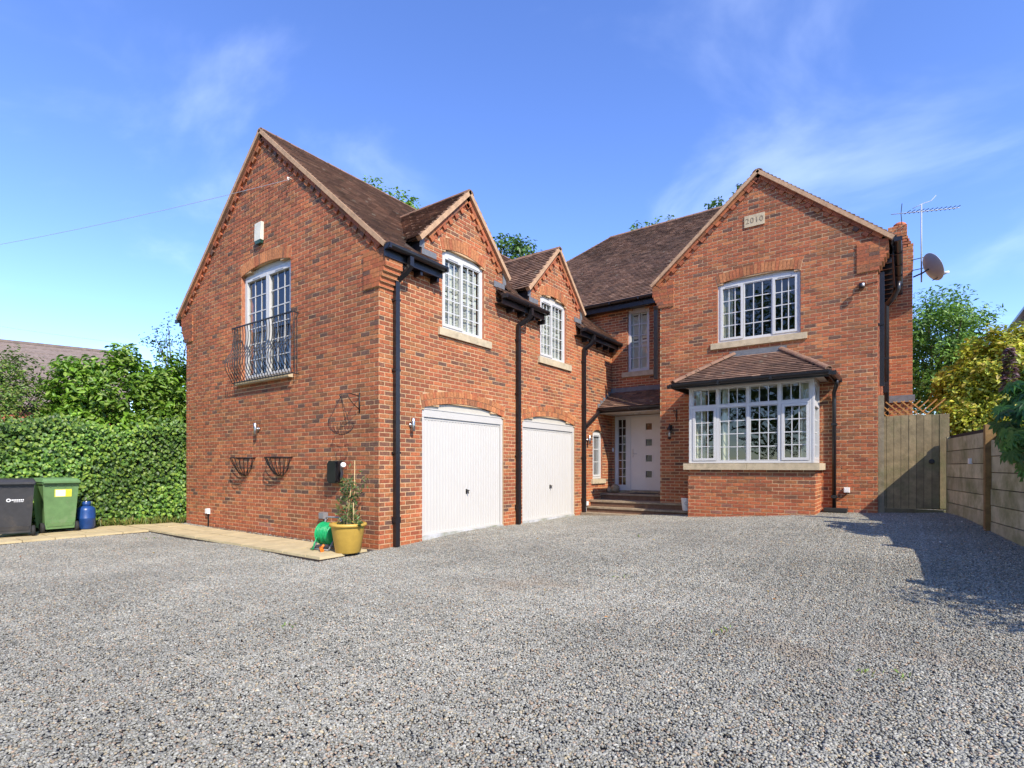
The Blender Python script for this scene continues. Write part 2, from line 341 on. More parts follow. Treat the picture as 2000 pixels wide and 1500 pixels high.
# garage wall including dormer triangles
DORM = [(2.13, 6.52), (5.45, 6.53)]
def gar(zr, ext, ops, nm): return brick_wall(nm, GW, zr, ext, ops, .30, True)
wg = gar((-.15, 4.95), ext_gar, [D1, D2, W1[:4] + (0, 0), W2[:4] + (0, 0), S1], 'g')
def ext_right(z):
    if z <= 5.6: return (1.88, 6.36)
    h = (7.90 - z) / .843; return (max(1.88, 4.15 - h), min(6.36, 4.15 + h))
wr = brick_wall('r', RW, (0, 7.88), ext_right, [GWN, (2.95, 5.31, .2, 3.2, 0, 0)], .60)
we = brick_wall('e', EW, (.3, 6.0), lambda z: (-1.6 if z > 4.8 else 0, 1.87), [TW, FD], .0)
wside = brick_wall('s', SW, (0, 6.0), lambda z: (7.3, 13), [], .6)
wbay = brick_wall('b', BF, (-.075, 1.26), lambda z: (2.88, 5.38), [], .66)
wbr = brick_wall('br', BR_, (0, 1.26), lambda z: (6.35, 7.3), [], .66)
for (dc, dz) in DORM:
    op = W1 if dc < 3 else W2
    m2, b2 = brick_wall('g', GW, (4.95, dz), lambda z: (max(dc - 1.2, dc - (dz - .02 - z)), min(dc + 1.2, dc + (dz - .02 - z))), [op])
    for A, B in ((wg[0], m2), (wg[1], b2)):
        o = len(A.v); A.v += B.v; A.f += [tuple(i + o for i in f) for f in B.f]; A.c += B.c; A.smooth += B.smooth
# the nearest full bricks become single parts
NEAR.sort(key=lambda s: (s[0].P((s[1] + s[2]) / 2, s[3], 0) - cam.location).length)
SINGLES = NEAR[:300]
for s in NEAR[300:]: brick_front((wl if s[6] == 'l' else wg)[1], *s[:5], col=s[5])

def kneeler(W, u_edge, side, zb, depth=.33, n=5, top=None):
    """corbelled brick kneeler at the foot of a gable: n oversailing courses, side +1 right / -1 left"""
    b, m = MB(), MB()
    for k in range(n + (top or 3)):
        st = .038 * (min(k, n - 1) + 1); z0, z1 = zb + k * .075 + .004, zb + (k + 1) * .075 - .004
        a, q = (u_edge - .35, u_edge + st) if side > 0 else (u_edge - st, u_edge + .35)
        x = a
        m.wbox(W, a + .004, q - .004, z0 - .004, z1 + .004, -depth + .01, .028)
        while x < q - .02:
            e = min(x + (.215 if (k + (x == a)) % 2 else .16), q)
            if q - e < .05: e = q
            b.wbox(W, x + .003, e - .003, z0, z1, -depth, .034, pick(PAL)); x = e + .004
    k_ = m.build('kneeler', M_MORTAR, house); b.build('corbel_bricks', M_BRICK, k_, 'stuff')
def verge_dentils(W, ua, za, ub, zb, d=.0):
    """sloping oversail course with dentil bricks under the verge, from eave (ua,za) to apex (ub,zb)"""
    b = MB(); a = Vector((ua, za)); q = Vector((ub, zb)); L = (q - a).length; t = (q - a) / L; n = Vector((-t.y, t.x));  n = n if n.y > 0 else -n
    def ob(s0, s1, h0, h1, d0, d1, col):
        poly = [a + t * s0 + n * h0, a + t * s1 + n * h0, a + t * s1 + n * h1, a + t * s0 + n * h1]
        if t.x < 0: poly = poly[::-1]
        b.prism(W, [(p.x, p.y) for p in poly], d0, d1, col)
    s = 0.
    while s < L - .05:
        ob(s + .003, min(s + .219, L), -.125, -.02, -.01, .045, pick(PAL))
        ob(s + .02, s + .125, -.205, -.129, -.01, .042, pick(PAL)); s += .225
    b.build('dentil_course', M_BRICK, house, 'stuff')
# left wing gable trim
ZV = lambda u: APZ - abs(u - APL) * SLP
kneeler(LW, 0, 1, 4.2); kneeler(LW, -6.75, -1, 4.2)
verge_dentils(LW, .12, ZV(.12), APL, APZ); verge_dentils(LW, -6.98, ZV(-6.98), APL, APZ)
for (dc, dz) in DORM:
    verge_dentils(GW, dc - 1.12, dz - 1.12 + .03, dc, dz + .03); verge_dentils(GW, dc + 1.12, dz - 1.12 + .03, dc, dz + .03)
kneeler(RW, 6.36, 1, 5.25); kneeler(RW, 1.88, -1, 5.25)
ZR = lambda u: 7.93 - abs(u - 4.15) * .843
verge_dentils(RW, 6.50, ZR(6.50), 4.15, 7.93); verge_dentils(RW, 1.74, ZR(1.74), 4.15, 7.93)
walls = {}
for nm, (mo, br) in dict(l=wl, g=wg, r=wr, e=we, s=wside, b=wbay, br=wbr).items(): walls[nm] = emit_wall(nm, mo, br)
# single bricks, sharing a few meshes
VAR = []
for k in range(14):
    b = MB(); w0 = Wall((0, 0, 0), (1, 0, 0)); brick_front(b, w0, -.1065, .1065, -.0315, .0315, col=pick(PAL)); VAR.append(b.mesh('brick', M_BRICK))
VPL = []
for k in range(4):
    b = MB(); brick_front(b, Wall((0, 0, 0), (1, 0, 0)), -.1065, .1065, -.0315, .0315, col=pick(PLAIN)); VPL.append(b.mesh('brick', M_BRICK))
for s in SINGLES:
    W = s[0]; p = W.P((s[1] + s[2]) / 2, (s[3] + s[4]) / 2, 0)
    inst('brick', rnd.choice(VPL if s[4] < (.27 if s[6] == 'l' else .30) else VAR), walls[s[6]], p, W.rot)
# hidden back and side walls so the rooms are closed
hb = MB()
hb.box(-6.75, -6.5, 0.25, 16, -.2, 4.75); hb.box(-6.5, 6.3, 15.8, 16, 0, 6.0); hb.box(1.9, 2.1, 7.56, 8.5, .2, 6.0); hb.box(6.10, 6.30, 13, 15.8, 0, 6.0)
hb.build('wall', M_RED, house)

# ------------------------------------------------------------------ roofs
TPAL = [((.200, .118, .080), 12), ((.175, .103, .071), 11), ((.235, .138, .092), 8), ((.138, .083, .060), 4), ((.27, .168, .115), 2)]
TILES = []
def tile(b, o, s, t, n, w, l, col):
    """one plain tile: o lower-left corner on the roof plane, s along eave, t up slope, n normal"""
    k = rnd.uniform(-.004, .004); h = .040 + k
    lo, hi = h, .006
    p = [o + n * (lo - .022), o + s * w + n * (lo - .022), o + s * w + t * l + n * hi * .2, o + t * l + n * hi * .2, o + n * lo, o + s * w + n * (lo + rnd.uniform(-.002, .002)), o + s * w + t * l + n * hi, o + t * l + n * hi]
    b.hexa(p, col, skip=(0, 4))
def roof_field(b, O, S, T, ls, lt, inside=None, w=.165, gauge=.10, near=False):
    O, S, T = Vector(O), Vector(S).normalized(), Vector(T).normalized(); n = S.cross(T); n = n if n.z > 0 else -n
    if S.cross(T).z < 0: flip = True
    else: flip = False
    for k in range(int(lt / gauge)):
        x = -.0825 * (k % 2)
        while x < ls:
            x0, x1 = max(x, 0), min(x + w, ls); x += w
            if x1 - x0 < .04: continue
            if inside and not inside((x0 + x1) / 2, k * gauge + .05): continue
            col = pick(TPAL); o = O + S * (x0 + .0015) + T * (k * gauge)
            if flip: tile(b, O + S * (x1 - .0015) + T * (k * gauge), -S, T, n, x1 - x0 - .003, gauge + .035, col)
            else:
                if near and x1 - x0 > .16: TILES.append((b, o, S, T, n, x1 - x0 - .003, gauge + .035, col))
                else: tile(b, o, S, T, n, x1 - x0 - .003, gauge + .035, col)
def slab(b, pts, th=.05):
    pts = [Vector(p) for p in pts]; n = (pts[1] - pts[0]).cross(pts[2] - pts[0]).normalized()
    if n.z < 0: pts = pts[::-1]; n = -n
    lo = [p - n * th for p in pts]; b.face(pts); b.face(lo[::-1])
    for i in range(len(pts)): j = (i + 1) % len(pts); b.face([pts[i], lo[i], lo[j], pts[j]])
ru, rt = MB(), MB()                        # garage wing roof
EZ = APZ - (.22 - APL) * SLP               # eave height at X=.22
# right slope: cut round the two wall dormers
def seg(y0, y1, x0): slab(ru, [(x0, y0, APZ - (x0 - APL) * SLP), (x0, y1, APZ - (x0 - APL) * SLP), (APL, y1, APZ), (APL, y0, APZ)])
for (y0, y1, x0) in ((-.06, 1.22, .22), (1.22, 3.04, -.68), (3.04, 4.55, .22), (4.55, 6.36, -.68), (6.36, 8.49, .22), (8.49, 12.2, -.3)): seg(y0, y1, x0)
slab(ru, [(-7.08, -.06, APZ - 3.65 * SLP), (APL, -.06, APZ), (APL, 12.2, APZ), (-7.08, 12.2, APZ - 3.65 * SLP)])
tl = math.hypot(1, SLP); Tdir = Vector((-1, 0, SLP)).normalized()
def in_wing(s, t):
    y = -.07 + s; x = .25 - t / tl
    for dc, dz in DORM:
        hw = (dz + .06) - (APZ - (x - APL) * SLP)
        if hw > 0 and abs(y - dc) < hw + .0 and x < .02: return False
        if x > -.03 and abs(y - dc) < .92: return False
    if y > 8.47 and x > -2.4: return False
    return True
roof_field(rt, (.25, -.07, EZ - .03 * SLP + .012), (0, 1, 0), Tdir, 10.5, 3.68 * tl, in_wing, near=True)
TILES.sort(key=lambda q: (q[1] - cam.location).length)
wing = ru.build('roof', M_UNDER, house)
T1 = []
for k in range(12):
    b = MB(); tile(b, Vector((0, 0, 0)), Vector((1, 0, 0)), Vector((0, 1, 0)), Vector((0, 0, 1)), .162, .135, pick(TPAL)); T1.append(b.mesh('roof_tile', M_TILE))
for q in TILES[:300]:
    o = inst('roof_tile', rnd.choice(T1), wing, q[1]); o.rotation_euler = Matrix((q[2], q[3], q[4])).transposed().to_euler()
for q in TILES[300:]: tile(rt, *q[1:])
rt.build('roof_tiles', M_TILE, wing, 'stuff')
def ridge_run(parent, a, b, r=.115, L=.30, lift=-.02):
    a, b = Vector(a), Vector(b); d = (b - a); n = max(1, int(d.length / L)); t = d.normalized(); sd_ = t.cross(Vector((0, 0, 1))).normalized(); up = sd_.cross(t)
    me = None
    mb = MB(); l = d.length / n
    K = 9; ring = [(math.cos(math.pi * k / (K - 1)), math.sin(math.pi * k / (K - 1))) for k in range(K)]
    for (x0, x1, r0, r1) in ((0, l - .012, r, r * .97),):
        for k in range(K - 1):
            c0, s0 = ring[k]; c1, s1 = ring[k + 1]
            mb.face([(x0, c0 * r0, s0 * r0 * .8), (x1, c0 * r1, s0 * r1 * .8), (x1, c1 * r1, s1 * r1 * .8), (x0, c1 * r0, s1 * r0 * .8)], sm=True)
            mb.face([(x0, c1 * r0, s1 * r0 * .8), (x0, c1 * (r0 - .02), s1 * (r0 - .02) * .8), (x0, c0 * (r0 - .02), s0 * (r0 - .02) * .8), (x0, c0 * r0, s0 * r0 * .8)])
    me = mb.mesh('ridge_tile', M_RIDGE)
    R = Matrix((t, -sd_, up)).transposed().to_euler()
    for i in range(n):
        o = inst('ridge_tile', me, parent, a + t * (i * l) + up * (lift - .07 + rnd.uniform(-.004, .004))); o.rotation_euler = R
ridge_run(wing, (APL, -.08, APZ + .03), (APL, 9.6, APZ + .03))
def verge(a, q, w=.055, h=.075, out=(0, -1, 0)):
    """mortar bedded verge strip under the tile edge from a to q"""
    a, q = Vector(a), Vector(q); t = (q - a).normalized(); o = Vector(out); n = t.cross(o); n = n if n.z > 0 else -n
    MB().obox((a + q) / 2 + n * (-h * .5 + .012), t, o, n, (q - a).length / 2, w, h / 2).build('verge', M_VERGE, house)
verge((.24, -.035, EZ - .0), (APL, -.035, APZ + .012)); verge((-7.1, -.035, EZ), (APL, -.035, APZ + .012))
# dormer roofs
for i, (dc, dz) in enumerate(DORM):
    du, dt = MB(), MB(); az = dz + .06; ez = az - 1.30; xb = (APZ - az) / SLP + APL; xe = APL + (APZ - ez) / SLP
    xr = APL + (APZ - az) / SLP            # ridge meets main slope
    xf = .075
    for sgn in (-1, 1): slab(du, [(xf, dc + sgn * 1.30, ez), (xf, dc, az), (xr, dc, az), (xe, dc + sgn * 1.30, ez)], .035)
    Td = Vector((0, 1, 1)).normalized()
    roof_field(dt, (xr - .15, dc - 1.33, ez - .03 + .012), (1, 0, 0), Td, xf + .02 - (xr - .15), 1.31 * 1.414, lambda s, t: (xr - .15 + s) > APL + (APZ - (ez + t * .7071)) / SLP - .05)
    roof_field(dt, (xr - .15, dc + 1.33, ez - .03 + .012), (1, 0, 0), Vector((0, -1, 1)).normalized(), xf + .02 - (xr - .15), 1.31 * 1.414, lambda s, t: (xr - .15 + s) > APL + (APZ - (ez + t * .7071)) / SLP - .05)
    dr = du.build('roof', M_UNDER, house); dt.build('roof_tiles', M_TILE, dr, 'stuff')
    ridge_run(dr, (xf + .03, dc, az + .03), (xr - .1, dc, az + .03), .10)
    for sgn in (-1, 1): verge((.05, dc + sgn * 1.32, ez - .012), (.05, dc, az + .012), .05, .08, (1, 0, 0))
    #                                      lead flashing where the cheeks meet the main roof
    for sgn in (-1, 1):
        y = dc + sgn * 1.2; z0 = APZ - (0 - APL) * SLP
        fl = MB(); fl.box(.010, .020, min(y, y - sgn * .36), max(y, y - sgn * .36), z0 + .0, z0 + .12); fl.box(.010, .020, min(y + sgn * .05, y - sgn * .06), max(y + sgn * .05, y - sgn * .06), z0 + .121, z0 + .36)
        fl.build('lead_flashing', M_LEAD, dr); ck = MB(); ck.hexa([(-.30, y - .02, z0 + .1), (-.30, y + .02, z0 + .1), (.0, y + .02, z0 - .1), (.0, y - .02, z0 - .1), (-.30, y - .02, ez - .02), (-.30, y + .02, ez - .02), (.0, y + .02, ez - .02), (.0, y - .02, ez - .02)]); ck.build('dormer_cheek', M_BLACK, dr)
        p0, p1 = Vector((xe + .02, dc + sgn * 1.30, ez + .015)), Vector((xr, dc, az)); t_ = (p1 - p0).normalized(); nn = (Vector((SLP, 0, 1)).normalized() + Vector((0, sgn, 1)).normalized()).normalized()
        va = MB(); va.obox((p0 + p1) / 2 + nn * .012, t_, nn.cross(t_), nn, (p1 - p0).length / 2, .055, .006); va.build('valley', M_LEAD, dr)
# main block hipped roof
EM, YM0, ZM = 5.95, 8.22, 9.84; RYM = YM0 + (ZM - EM) / .87; hl, hr = -2.05, 2.3; run = RYM - YM0
mu_, mtl = MB(), MB()
A, B, Cc, D = (hl - run, YM0, EM), (hr + run, YM0, EM), (hr + run, RYM + run, EM), (hl - run, RYM + run, EM); R0, R1 = (hl, RYM, ZM), (hr, RYM, ZM)
slab(mu_, [A, B, R1, R0]); slab(mu_, [B, Cc, R1]); slab(mu_, [Cc, D, R0, R1]); slab(mu_, [D, A, R0])
tm = math.hypot(1, .87)
def in_main(s, t):
    x = hl - run + s; y = t / tm; z = EM + y * .87
    if x < hl - run + y or x > hr + run - y: return False
    if x < -5.2: return False
    if z < ZR(x) and 1.6 < x < 6.7: return False
    if z < APZ - abs(x - APL) * SLP - .15: return False
    return True
roof_field(mtl, (hl - run, YM0 - .03, EM - .01), (1, 0, 0), Vector((0, 1, .87)).normalized(), hr - hl + 2 * run, run * tm, in_main)
mr_ = mu_.build('roof', M_UNDER, house); mtl.build('roof_tiles', M_TILE, mr_, 'stuff')
ridge_run(mr_, (hl, RYM, ZM + .04), (hr, RYM, ZM + .04)); ridge_run(mr_, (hl, RYM, ZM + .04), (hl - 3.4, RYM - 3.4, ZM - 3.4 * .87 + .04)); ridge_run(mr_, (hr, RYM, ZM + .04), (hr + 2.5, RYM - 2.5, ZM - 2.5 * .87 + .04))
# right gable roof
gu, gt = MB(), MB(); GA, GE = 7.93, 7.93 - 2.47 * .843; gyb = YM0 + (GA - EM) / .87 + .2
slab(gu, [(4.15 + 2.47, 7.22, GE), (4.15 + 2.47, 11.6, GE), (4.15, gyb, GA), (4.15, 7.22, GA)]); slab(gu, [(4.15 - 2.47, 7.22, GE), (4.15, 7.22, GA), (4.15, gyb, GA), (4.15 - 2.47, 8.4, GE)])
tg = math.hypot(1, .843)
roof_field(gt, (6.65, 7.21, GE - .015), (0, 1, 0), Vector((-1, 0, .843)).normalized(), 3.2, 2.5 * tg)
roof_field(gt, (1.65, 7.21, GE - .015), (0, 1, 0), Vector((1, 0, .843)).normalized(), 1.0, 2.5 * tg)
gr = gu.build('roof', M_UNDER, house); gt.build('roof_tiles', M_TILE, gr, 'stuff'); ridge_run(gr, (4.15, 7.2, GA + .03), (4.15, gyb, GA + .03))
verge((6.64, 7.255, GE - .012), (4.15, 7.255, GA + .012)); verge((1.66, 7.255, GE - .012), (4.15, 7.255, GA + .012))
# gutters, fascias, soffits
def gutter(parent, a, b, r=.062, out=Vector((1, 0, 0)), caps=True):
    a, b = Vector(a), Vector(b); mb = MB(); K = 9
    for k in range(K - 1):
        t0, t1 = math.pi * k / (K - 1), math.pi * (k + 1) / (K - 1)
        for rr, fl_ in ((r, False), (r - .008, True)):
            q = [a + out * math.cos(t0) * rr - Vector((0, 0, 1)) * math.sin(t0) * rr, b + out * math.cos(t0) * rr - Vector((0, 0, 1)) * math.sin(t0) * rr, b + out * math.cos(t1) * rr - Vector((0, 0, 1)) * math.sin(t1) * rr, a + out * math.cos(t1) * rr - Vector((0, 0, 1)) * math.sin(t1) * rr]
            mb.face(q[::-1] if fl_ else q, sm=True)
    for p in (a, b):
        mb.face([p + out * math.cos(math.pi * k / 8) * r - Vector((0, 0, 1)) * math.sin(math.pi * k / 8) * r for k in range(9)])
    d = (b - a).normalized(); mb.obox((a + b) / 2 + out * (r - .004) + Vector((0, 0, .004)), d, out, (0, 0, 1), (b - a).length / 2, .006, .008)
    n = max(1, int((b - a).length / .8))
    for i in range(n + 1):
        p = a + d * ((b - a).length * (i + .02) / (n + .04)); mb.obox(p + out * .0 - Vector((0, 0, .03)), d, out, (0, 0, 1), .02, r + .006, .04)
    return mb.build('gutter', M_BLACK, parent)
for (y0, y1) in ((-.08, 1.27), (2.98, 4.60), (6.28, 8.5)):
    gutter(house, (.275, y0, 4.80), (.275, y1, 4.80))
    f = MB(); f.box(.185, .208, y0 + .02, y1 - .02, 4.63, 4.81); f.box(.0, .184, y0 + (.36 if y0 < 0 else .02), y1 - .02, 4.655, 4.667)
    for k in range(int((y1 - y0) / .4)): f.box(.01, .18, y0 + .42 + k * .4, y0 + .47 + k * .4, 4.56, 4.655)
    f.build('fascia', M_BLACK, house)
    if y0 > 0:                             # sprocketed brick end under the eave beside each dormer
        pass
gutter(house, (-7.14, -.06, 4.79), (-7.14, 8, 4.79), out=Vector((-1, 0, 0)))
f = MB(); f.box(-7.06, -7.04, -.03, 8, 4.63, 4.80); f.build('fascia', M_BLACK, house)
gutter(house, (-1.6, 8.15, 5.93), (1.83, 8.15, 5.93), out=Vector((0, -1, 0)))
f = MB(); f.box(-1.6, 1.86, 8.225, 8.245, 5.72, 5.94); f.box(-1.6, 1.86, 8.246, 8.485, 5.735, 5.745); f.build('fascia', M_BLACK, house)
gutter(house, (6.70, 7.2, 5.80), (6.70, 11.35, 5.80))
f = MB(); f.box(6.60, 6.62, 7.66, 11.35, 5.62, 5.82); f.box(6.37, 6.599, 7.66, 11.35, 5.63, 5.642)
for k in range(9): f.box(6.375, 6.59, 7.75 + k * .4, 7.80 + k * .4, 5.50, 5.63)
f.build('fascia', M_BLACK, house)
def downpipe(pts, r=.034, n=4, clips=(), nrm=(1, 0, 0)):
    b = MB(); b.tube(pts, r, n)
    for (p, h) in clips: b.obox(p, nrm, Vector(nrm).cross(Vector((0, 0, 1))), (0, 0, 1), .05, .055, h)
    return b.build('downpipe', M_BLACK, house)
for (y, yg) in ((.31, .42), (3.77, 3.95), (6.72, 6.85)):
    downpipe([(.275, yg, 4.74), (.275, yg, 4.60), (.20, yg - .03, 4.50), (.065, y, 4.36), (.065, y, 4.1), (.065, y, gz(0, y) + .0)], .040, 4, [((.055, y, z), h) for z, h in ((4.05, .02), (2.9, .018), (1.55, .018), (.45, .05))])
downpipe([(1.80, 8.17, 5.85), (1.80, 8.20, 5.6), (1.80, 8.42, 5.35), (1.80, 8.42, 3.42)], .04)
downpipe([(1.80, 7.2, 5.3), (1.80, 7.24, 5.2), (1.80, 7.24, 3.5)], .045)
downpipe([(6.43, 7.50, 5.25), (6.43, 7.50, 2.95)], .04, 4, [((6.42, 7.5, 4.2), .02)])
downpipe([(6.66, 9.0, 5.30), (6.62, 9.0, 5.12), (6.47, 9.0, 4.95), (6.47, 9.0, .55)], .055, 10, [((6.46, 9.0, 3.75), .02), ((6.46, 9.0, 3.1), .12)])
downpipe([(6.47, 9.0, 4.92), (6.56, 8.96, 5.02), (6.68, 8.9, 5.22), (6.70, 8.88, 5.40)], .05, 10)
# chimney on the right side wall
CW = Wall((0, 11.5, 0), (1, 0, 0))
cm, cbk = brick_wall('c', CW, (.45, 6.98), lambda z: (6.37, 6.97 if z < 6.62 else 6.99), [], .6, thick=1.0)
for k in range(4):
    z = 6.98 + k * .075; x = 6.97 - .03 * (k + 1)
    m_, b_ = brick_wall('c', CW, (z, z + .07), lambda q: (6.40, x), [], 0, thick=.9)
    for A_, B_ in ((cm, m_), (cbk, b_)):
        o = len(A_.v); A_.v += B_.v; A_.f += [tuple(i + o for i in f_) for f_ in B_.f]; A_.c += B_.c; A_.smooth += B_.smooth
m_, b_ = brick_wall('c', CW, (7.275, 7.55), lambda q: (6.45, 6.86), [], 0, thick=.8)
for A_, B_ in ((cm, m_), (cbk, b_)):
    o = len(A_.v); A_.v += B_.v; A_.f += [tuple(i + o for i in f_) for f_ in B_.f]; A_.c += B_.c; A_.smooth += B_.smooth
chim = cm.build('chimney', M_MORTAR, house); cbk.build('brickwork', M_BRICK, chim, 'stuff')
b = MB(); b.lathe((6.70, 11.85, 7.5), [(.13, 0), (.125, .16), (.14, .17), (.14, .22), (.10, .25), (.09, .26)], 18); b.build('chimney_pot', M_TERRA, chim)
b = MB(); b.box(6.36, 7.02, 11.40, 11.48, 2.98, 3.16); b.build('lead_flashing', M_LEAD, chim)

# ------------------------------------------------------------------ windows
def pane(parent, W, u0, u1, z0, z1, d):
    b = MB(); b.face([W.P(u0, z0, d), W.P(u1, z0, d), W.P(u1, z1, d), W.P(u0, z1, d)]); return b.build('pane', M_GLASS, parent)
def bar(parent, W, u0, u1, z0, z1, d0, d1, name='glazing_bar', m=None): b = MB(); b.wbox(W, u0, u1, z0, z1, d0, d1); return b.build(name, m or M_WHITE, parent)
def frame_ring(b, W, u0, u1, z0, z1, w, d0, d1):
    b.wbox(W, u0, u0 + w, z0, z1, d0, d1); b.wbox(W, u1 - w, u1, z0, z1, d0, d1); b.wbox(W, u0 + w, u1 - w, z0, z0 + w, d0, d1); b.wbox(W, u0 + w, u1 - w, z1 - w, z1, d0, d1)
def arch_head(b, W, u0, u1, z1, c, d0, d1):
    uc, zc, R, h = arc_of(u0, u1, z1, c); poly = [(u0, z1), (u1, z1)] + [(uc + R * math.sin(t), zc + R * math.cos(t)) for t in [h - 2 * h * k / 14 for k in range(1, 14)]]
    b.prism(W, poly, d0, d1)
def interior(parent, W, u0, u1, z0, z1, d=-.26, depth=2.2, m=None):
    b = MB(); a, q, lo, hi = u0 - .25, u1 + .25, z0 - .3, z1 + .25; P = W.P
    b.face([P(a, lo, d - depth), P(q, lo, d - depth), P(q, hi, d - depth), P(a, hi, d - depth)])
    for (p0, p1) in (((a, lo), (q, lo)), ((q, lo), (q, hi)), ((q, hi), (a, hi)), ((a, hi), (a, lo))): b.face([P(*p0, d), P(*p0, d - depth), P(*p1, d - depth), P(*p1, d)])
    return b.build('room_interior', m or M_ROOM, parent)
def window(W, op, cas, rec=.055, sill=None, fw=.06, room=True, head_m=None, name='window'):
    """cas: list of (u0,u1,z0,z1,opening,cols,rows) inside the outer frame"""
    u0, u1, z0, z1, c = op[:5]; b = MB(); frame_ring(b, W, u0 + .003, u1 - .003, z0 + .003, z1 - .003, fw, -rec - .07, -rec)
    win = b.build(name, M_WHITE, house)
    if c: h = MB(); arch_head(h, W, u0 + .006, u1 - .006, z1 - .001, c - .006, -rec - .065, -rec - .006); h.build('arched_head', head_m or M_WPAINT, win)
    rv = MB(); P = W.P                      # brick reveals
    for (a, q, col) in (((u0 + .001, z0), (u0 + .001, z1), 0), ((u1 - .001, z1), (u1 - .001, z0), 0)): rv.face([P(*a, .0), P(*a, -.25), P(*q, -.25), P(*q, .0)], (.42, .16, .08))
    rv.build('reveal', M_BRICK, win)
    for k, (a, q, y0, y1, opn, nc, nr) in enumerate(cas):
        fr = MB(); w = .052 if opn else .022; dd = (-rec - .055, -rec + .016) if opn else (-rec - .05, -rec - .012)
        frame_ring(fr, W, a, q, y0, y1, w, *dd); cf = fr.build('casement' if opn else 'fixed_light', M_WHITE, win)
        g0, g1, h0, h1 = a + w, q - w, y0 + w, y1 - w; dg = -rec - .036
        pane(win, W, g0, g1, h0, h1, dg)
        for i in range(1, nc): x = g0 + (g1 - g0) * i / nc; bar(win, W, x - .0095, x + .0095, h0, h1, dg + .001, dg + .013)
        for i in range(1, nr): z = h0 + (h1 - h0) * i / nr; bar(win, W, g0, g1, z - .0095, z + .0095, dg + .002, dg + .0115)
        if opn: bar(win, W, (a + q) / 2 - .14, (a + q) / 2 + .14, y1 - .036, y1 - .022, -rec + .016, -rec + .021, 'trickle_vent', M_GREY)
    if sill: b = MB(); b.wbox(W, sill[0], sill[1], sill[2], sill[3], -.12, .055); b.build('sill', M_STONE, win)
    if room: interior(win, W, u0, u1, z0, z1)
    return win
def shutters(win, W, u0, u1, z0, z1, d=-.19, n=2, tilt=.95):
    for i in range(n):
        a = u0 + (u1 - u0) * i / n + .006; q = u0 + (u1 - u0) * (i + 1) / n - .006; b = MB()
        frame_ring(b, W, a, q, z0, z1, .05, d - .025, d); zm = (z0 + z1) / 2; b.wbox(W, a + .05, q - .05, zm - .03, zm + .03, d - .025, d)
        z = z0 + .075
        while z < z1 - .07:
            if abs(z - zm) > .05:
                P = W.P; th = .03; s, c = math.sin(tilt), math.cos(tilt)
                pts = [P(x, z - e * th * s + f_ * .004, d - .012 - e * th * c) for f_ in (-1, 1) for (x, e) in ((a + .05, -1), (q - .05, -1), (q - .05, 1), (a + .05, 1))]
                b.hexa(pts)
            z += .058
        b.build('shutter', M_SHUT, win)
def curtain(win, W, u0, u1, z0, z1, d=-.22):
    b = MB(); n = max(6, int((u1 - u0) / .02)); pts = [(u0 + (u1 - u0) * i / n, d + .028 * math.sin(i * 1.15) + .01 * math.sin(i * .47)) for i in range(n + 1)]
    for i in range(n): (a, e), (q, f_) = pts[i], pts[i + 1]; b.face([W.P(a, z0, e), W.P(q, z0, f_), W.P(q, z1, f_), W.P(a, z1, e)], sm=True)
    b.build('curtain', M_CURT, win)
# French doors with a stone cill on the gable of the garage wing
um = (JW[0] + JW[1]) / 2
jw = window(LW, JW, [(JW[0] + .07, um - .005, 3.13, 5.15, True, 3, 6), (um + .005, JW[1] - .07, 3.13, 5.15, True, 3, 6)], .07, fw=.07)
b = MB(); b.wbox(LW, -4.36, -2.40, 2.985, 3.058, -.1, .10); b.build('sill', M_STONE, jw)
for k, (op, sl) in enumerate(((W1, (1.34, 2.85, 3.70, 3.836)), (W2, (4.62, 6.10, 3.71, 3.856)))):
    m_ = (op[0] + op[1]) / 2
    w = window(GW, op, [(op[0] + .062, m_, op[2] + .062, op[3] - .062, True, 3, 5), (m_ + .004, op[1] - .062, op[2] + .062, op[3] - .062, False, 3, 5)], .05, sl)
    shutters(w, GW, op[0] + .09, op[1] - .09, op[2] + .09, op[3] - .09, -.135, 4)
w = window(GW, S1, [(S1[0] + .06, S1[1] - .06, S1[2] + .06, S1[3] - .06, True, 3, 3)], .05, (7.22, 8.02, .86, .986)); curtain(w, GW, S1[0] + .05, S1[1] - .2, S1[2], S1[3])
w = window(EW, TW, [(TW[0] + .055, TW[1] - .055, TW[2] + .055, TW[3] - .055, False, 2, 5)], .05, (.33, 1.26, 3.84, 3.976)); shutters(w, EW, TW[0] + .07, TW[1] - .07, TW[2] + .07, TW[3] - .07, -.135, 2)
a, q = GWN[0], GWN[1]; t3 = (q - a - .12) / 100
gw = window(RW, GWN, [(a + .06, a + .06 + 31 * t3, 4.26, 5.505, True, 3, 4), (a + .06 + 31.5 * t3, a + .06 + 68.5 * t3, 4.26, 5.505, False, 3, 4), (a + .06 + 69 * t3, q - .06, 4.26, 5.505, True, 3, 4)], .05, (3.12, 5.12, 4.06, 4.196))
curtain(gw, RW, a + .05, a + .30, 4.2, 5.56)
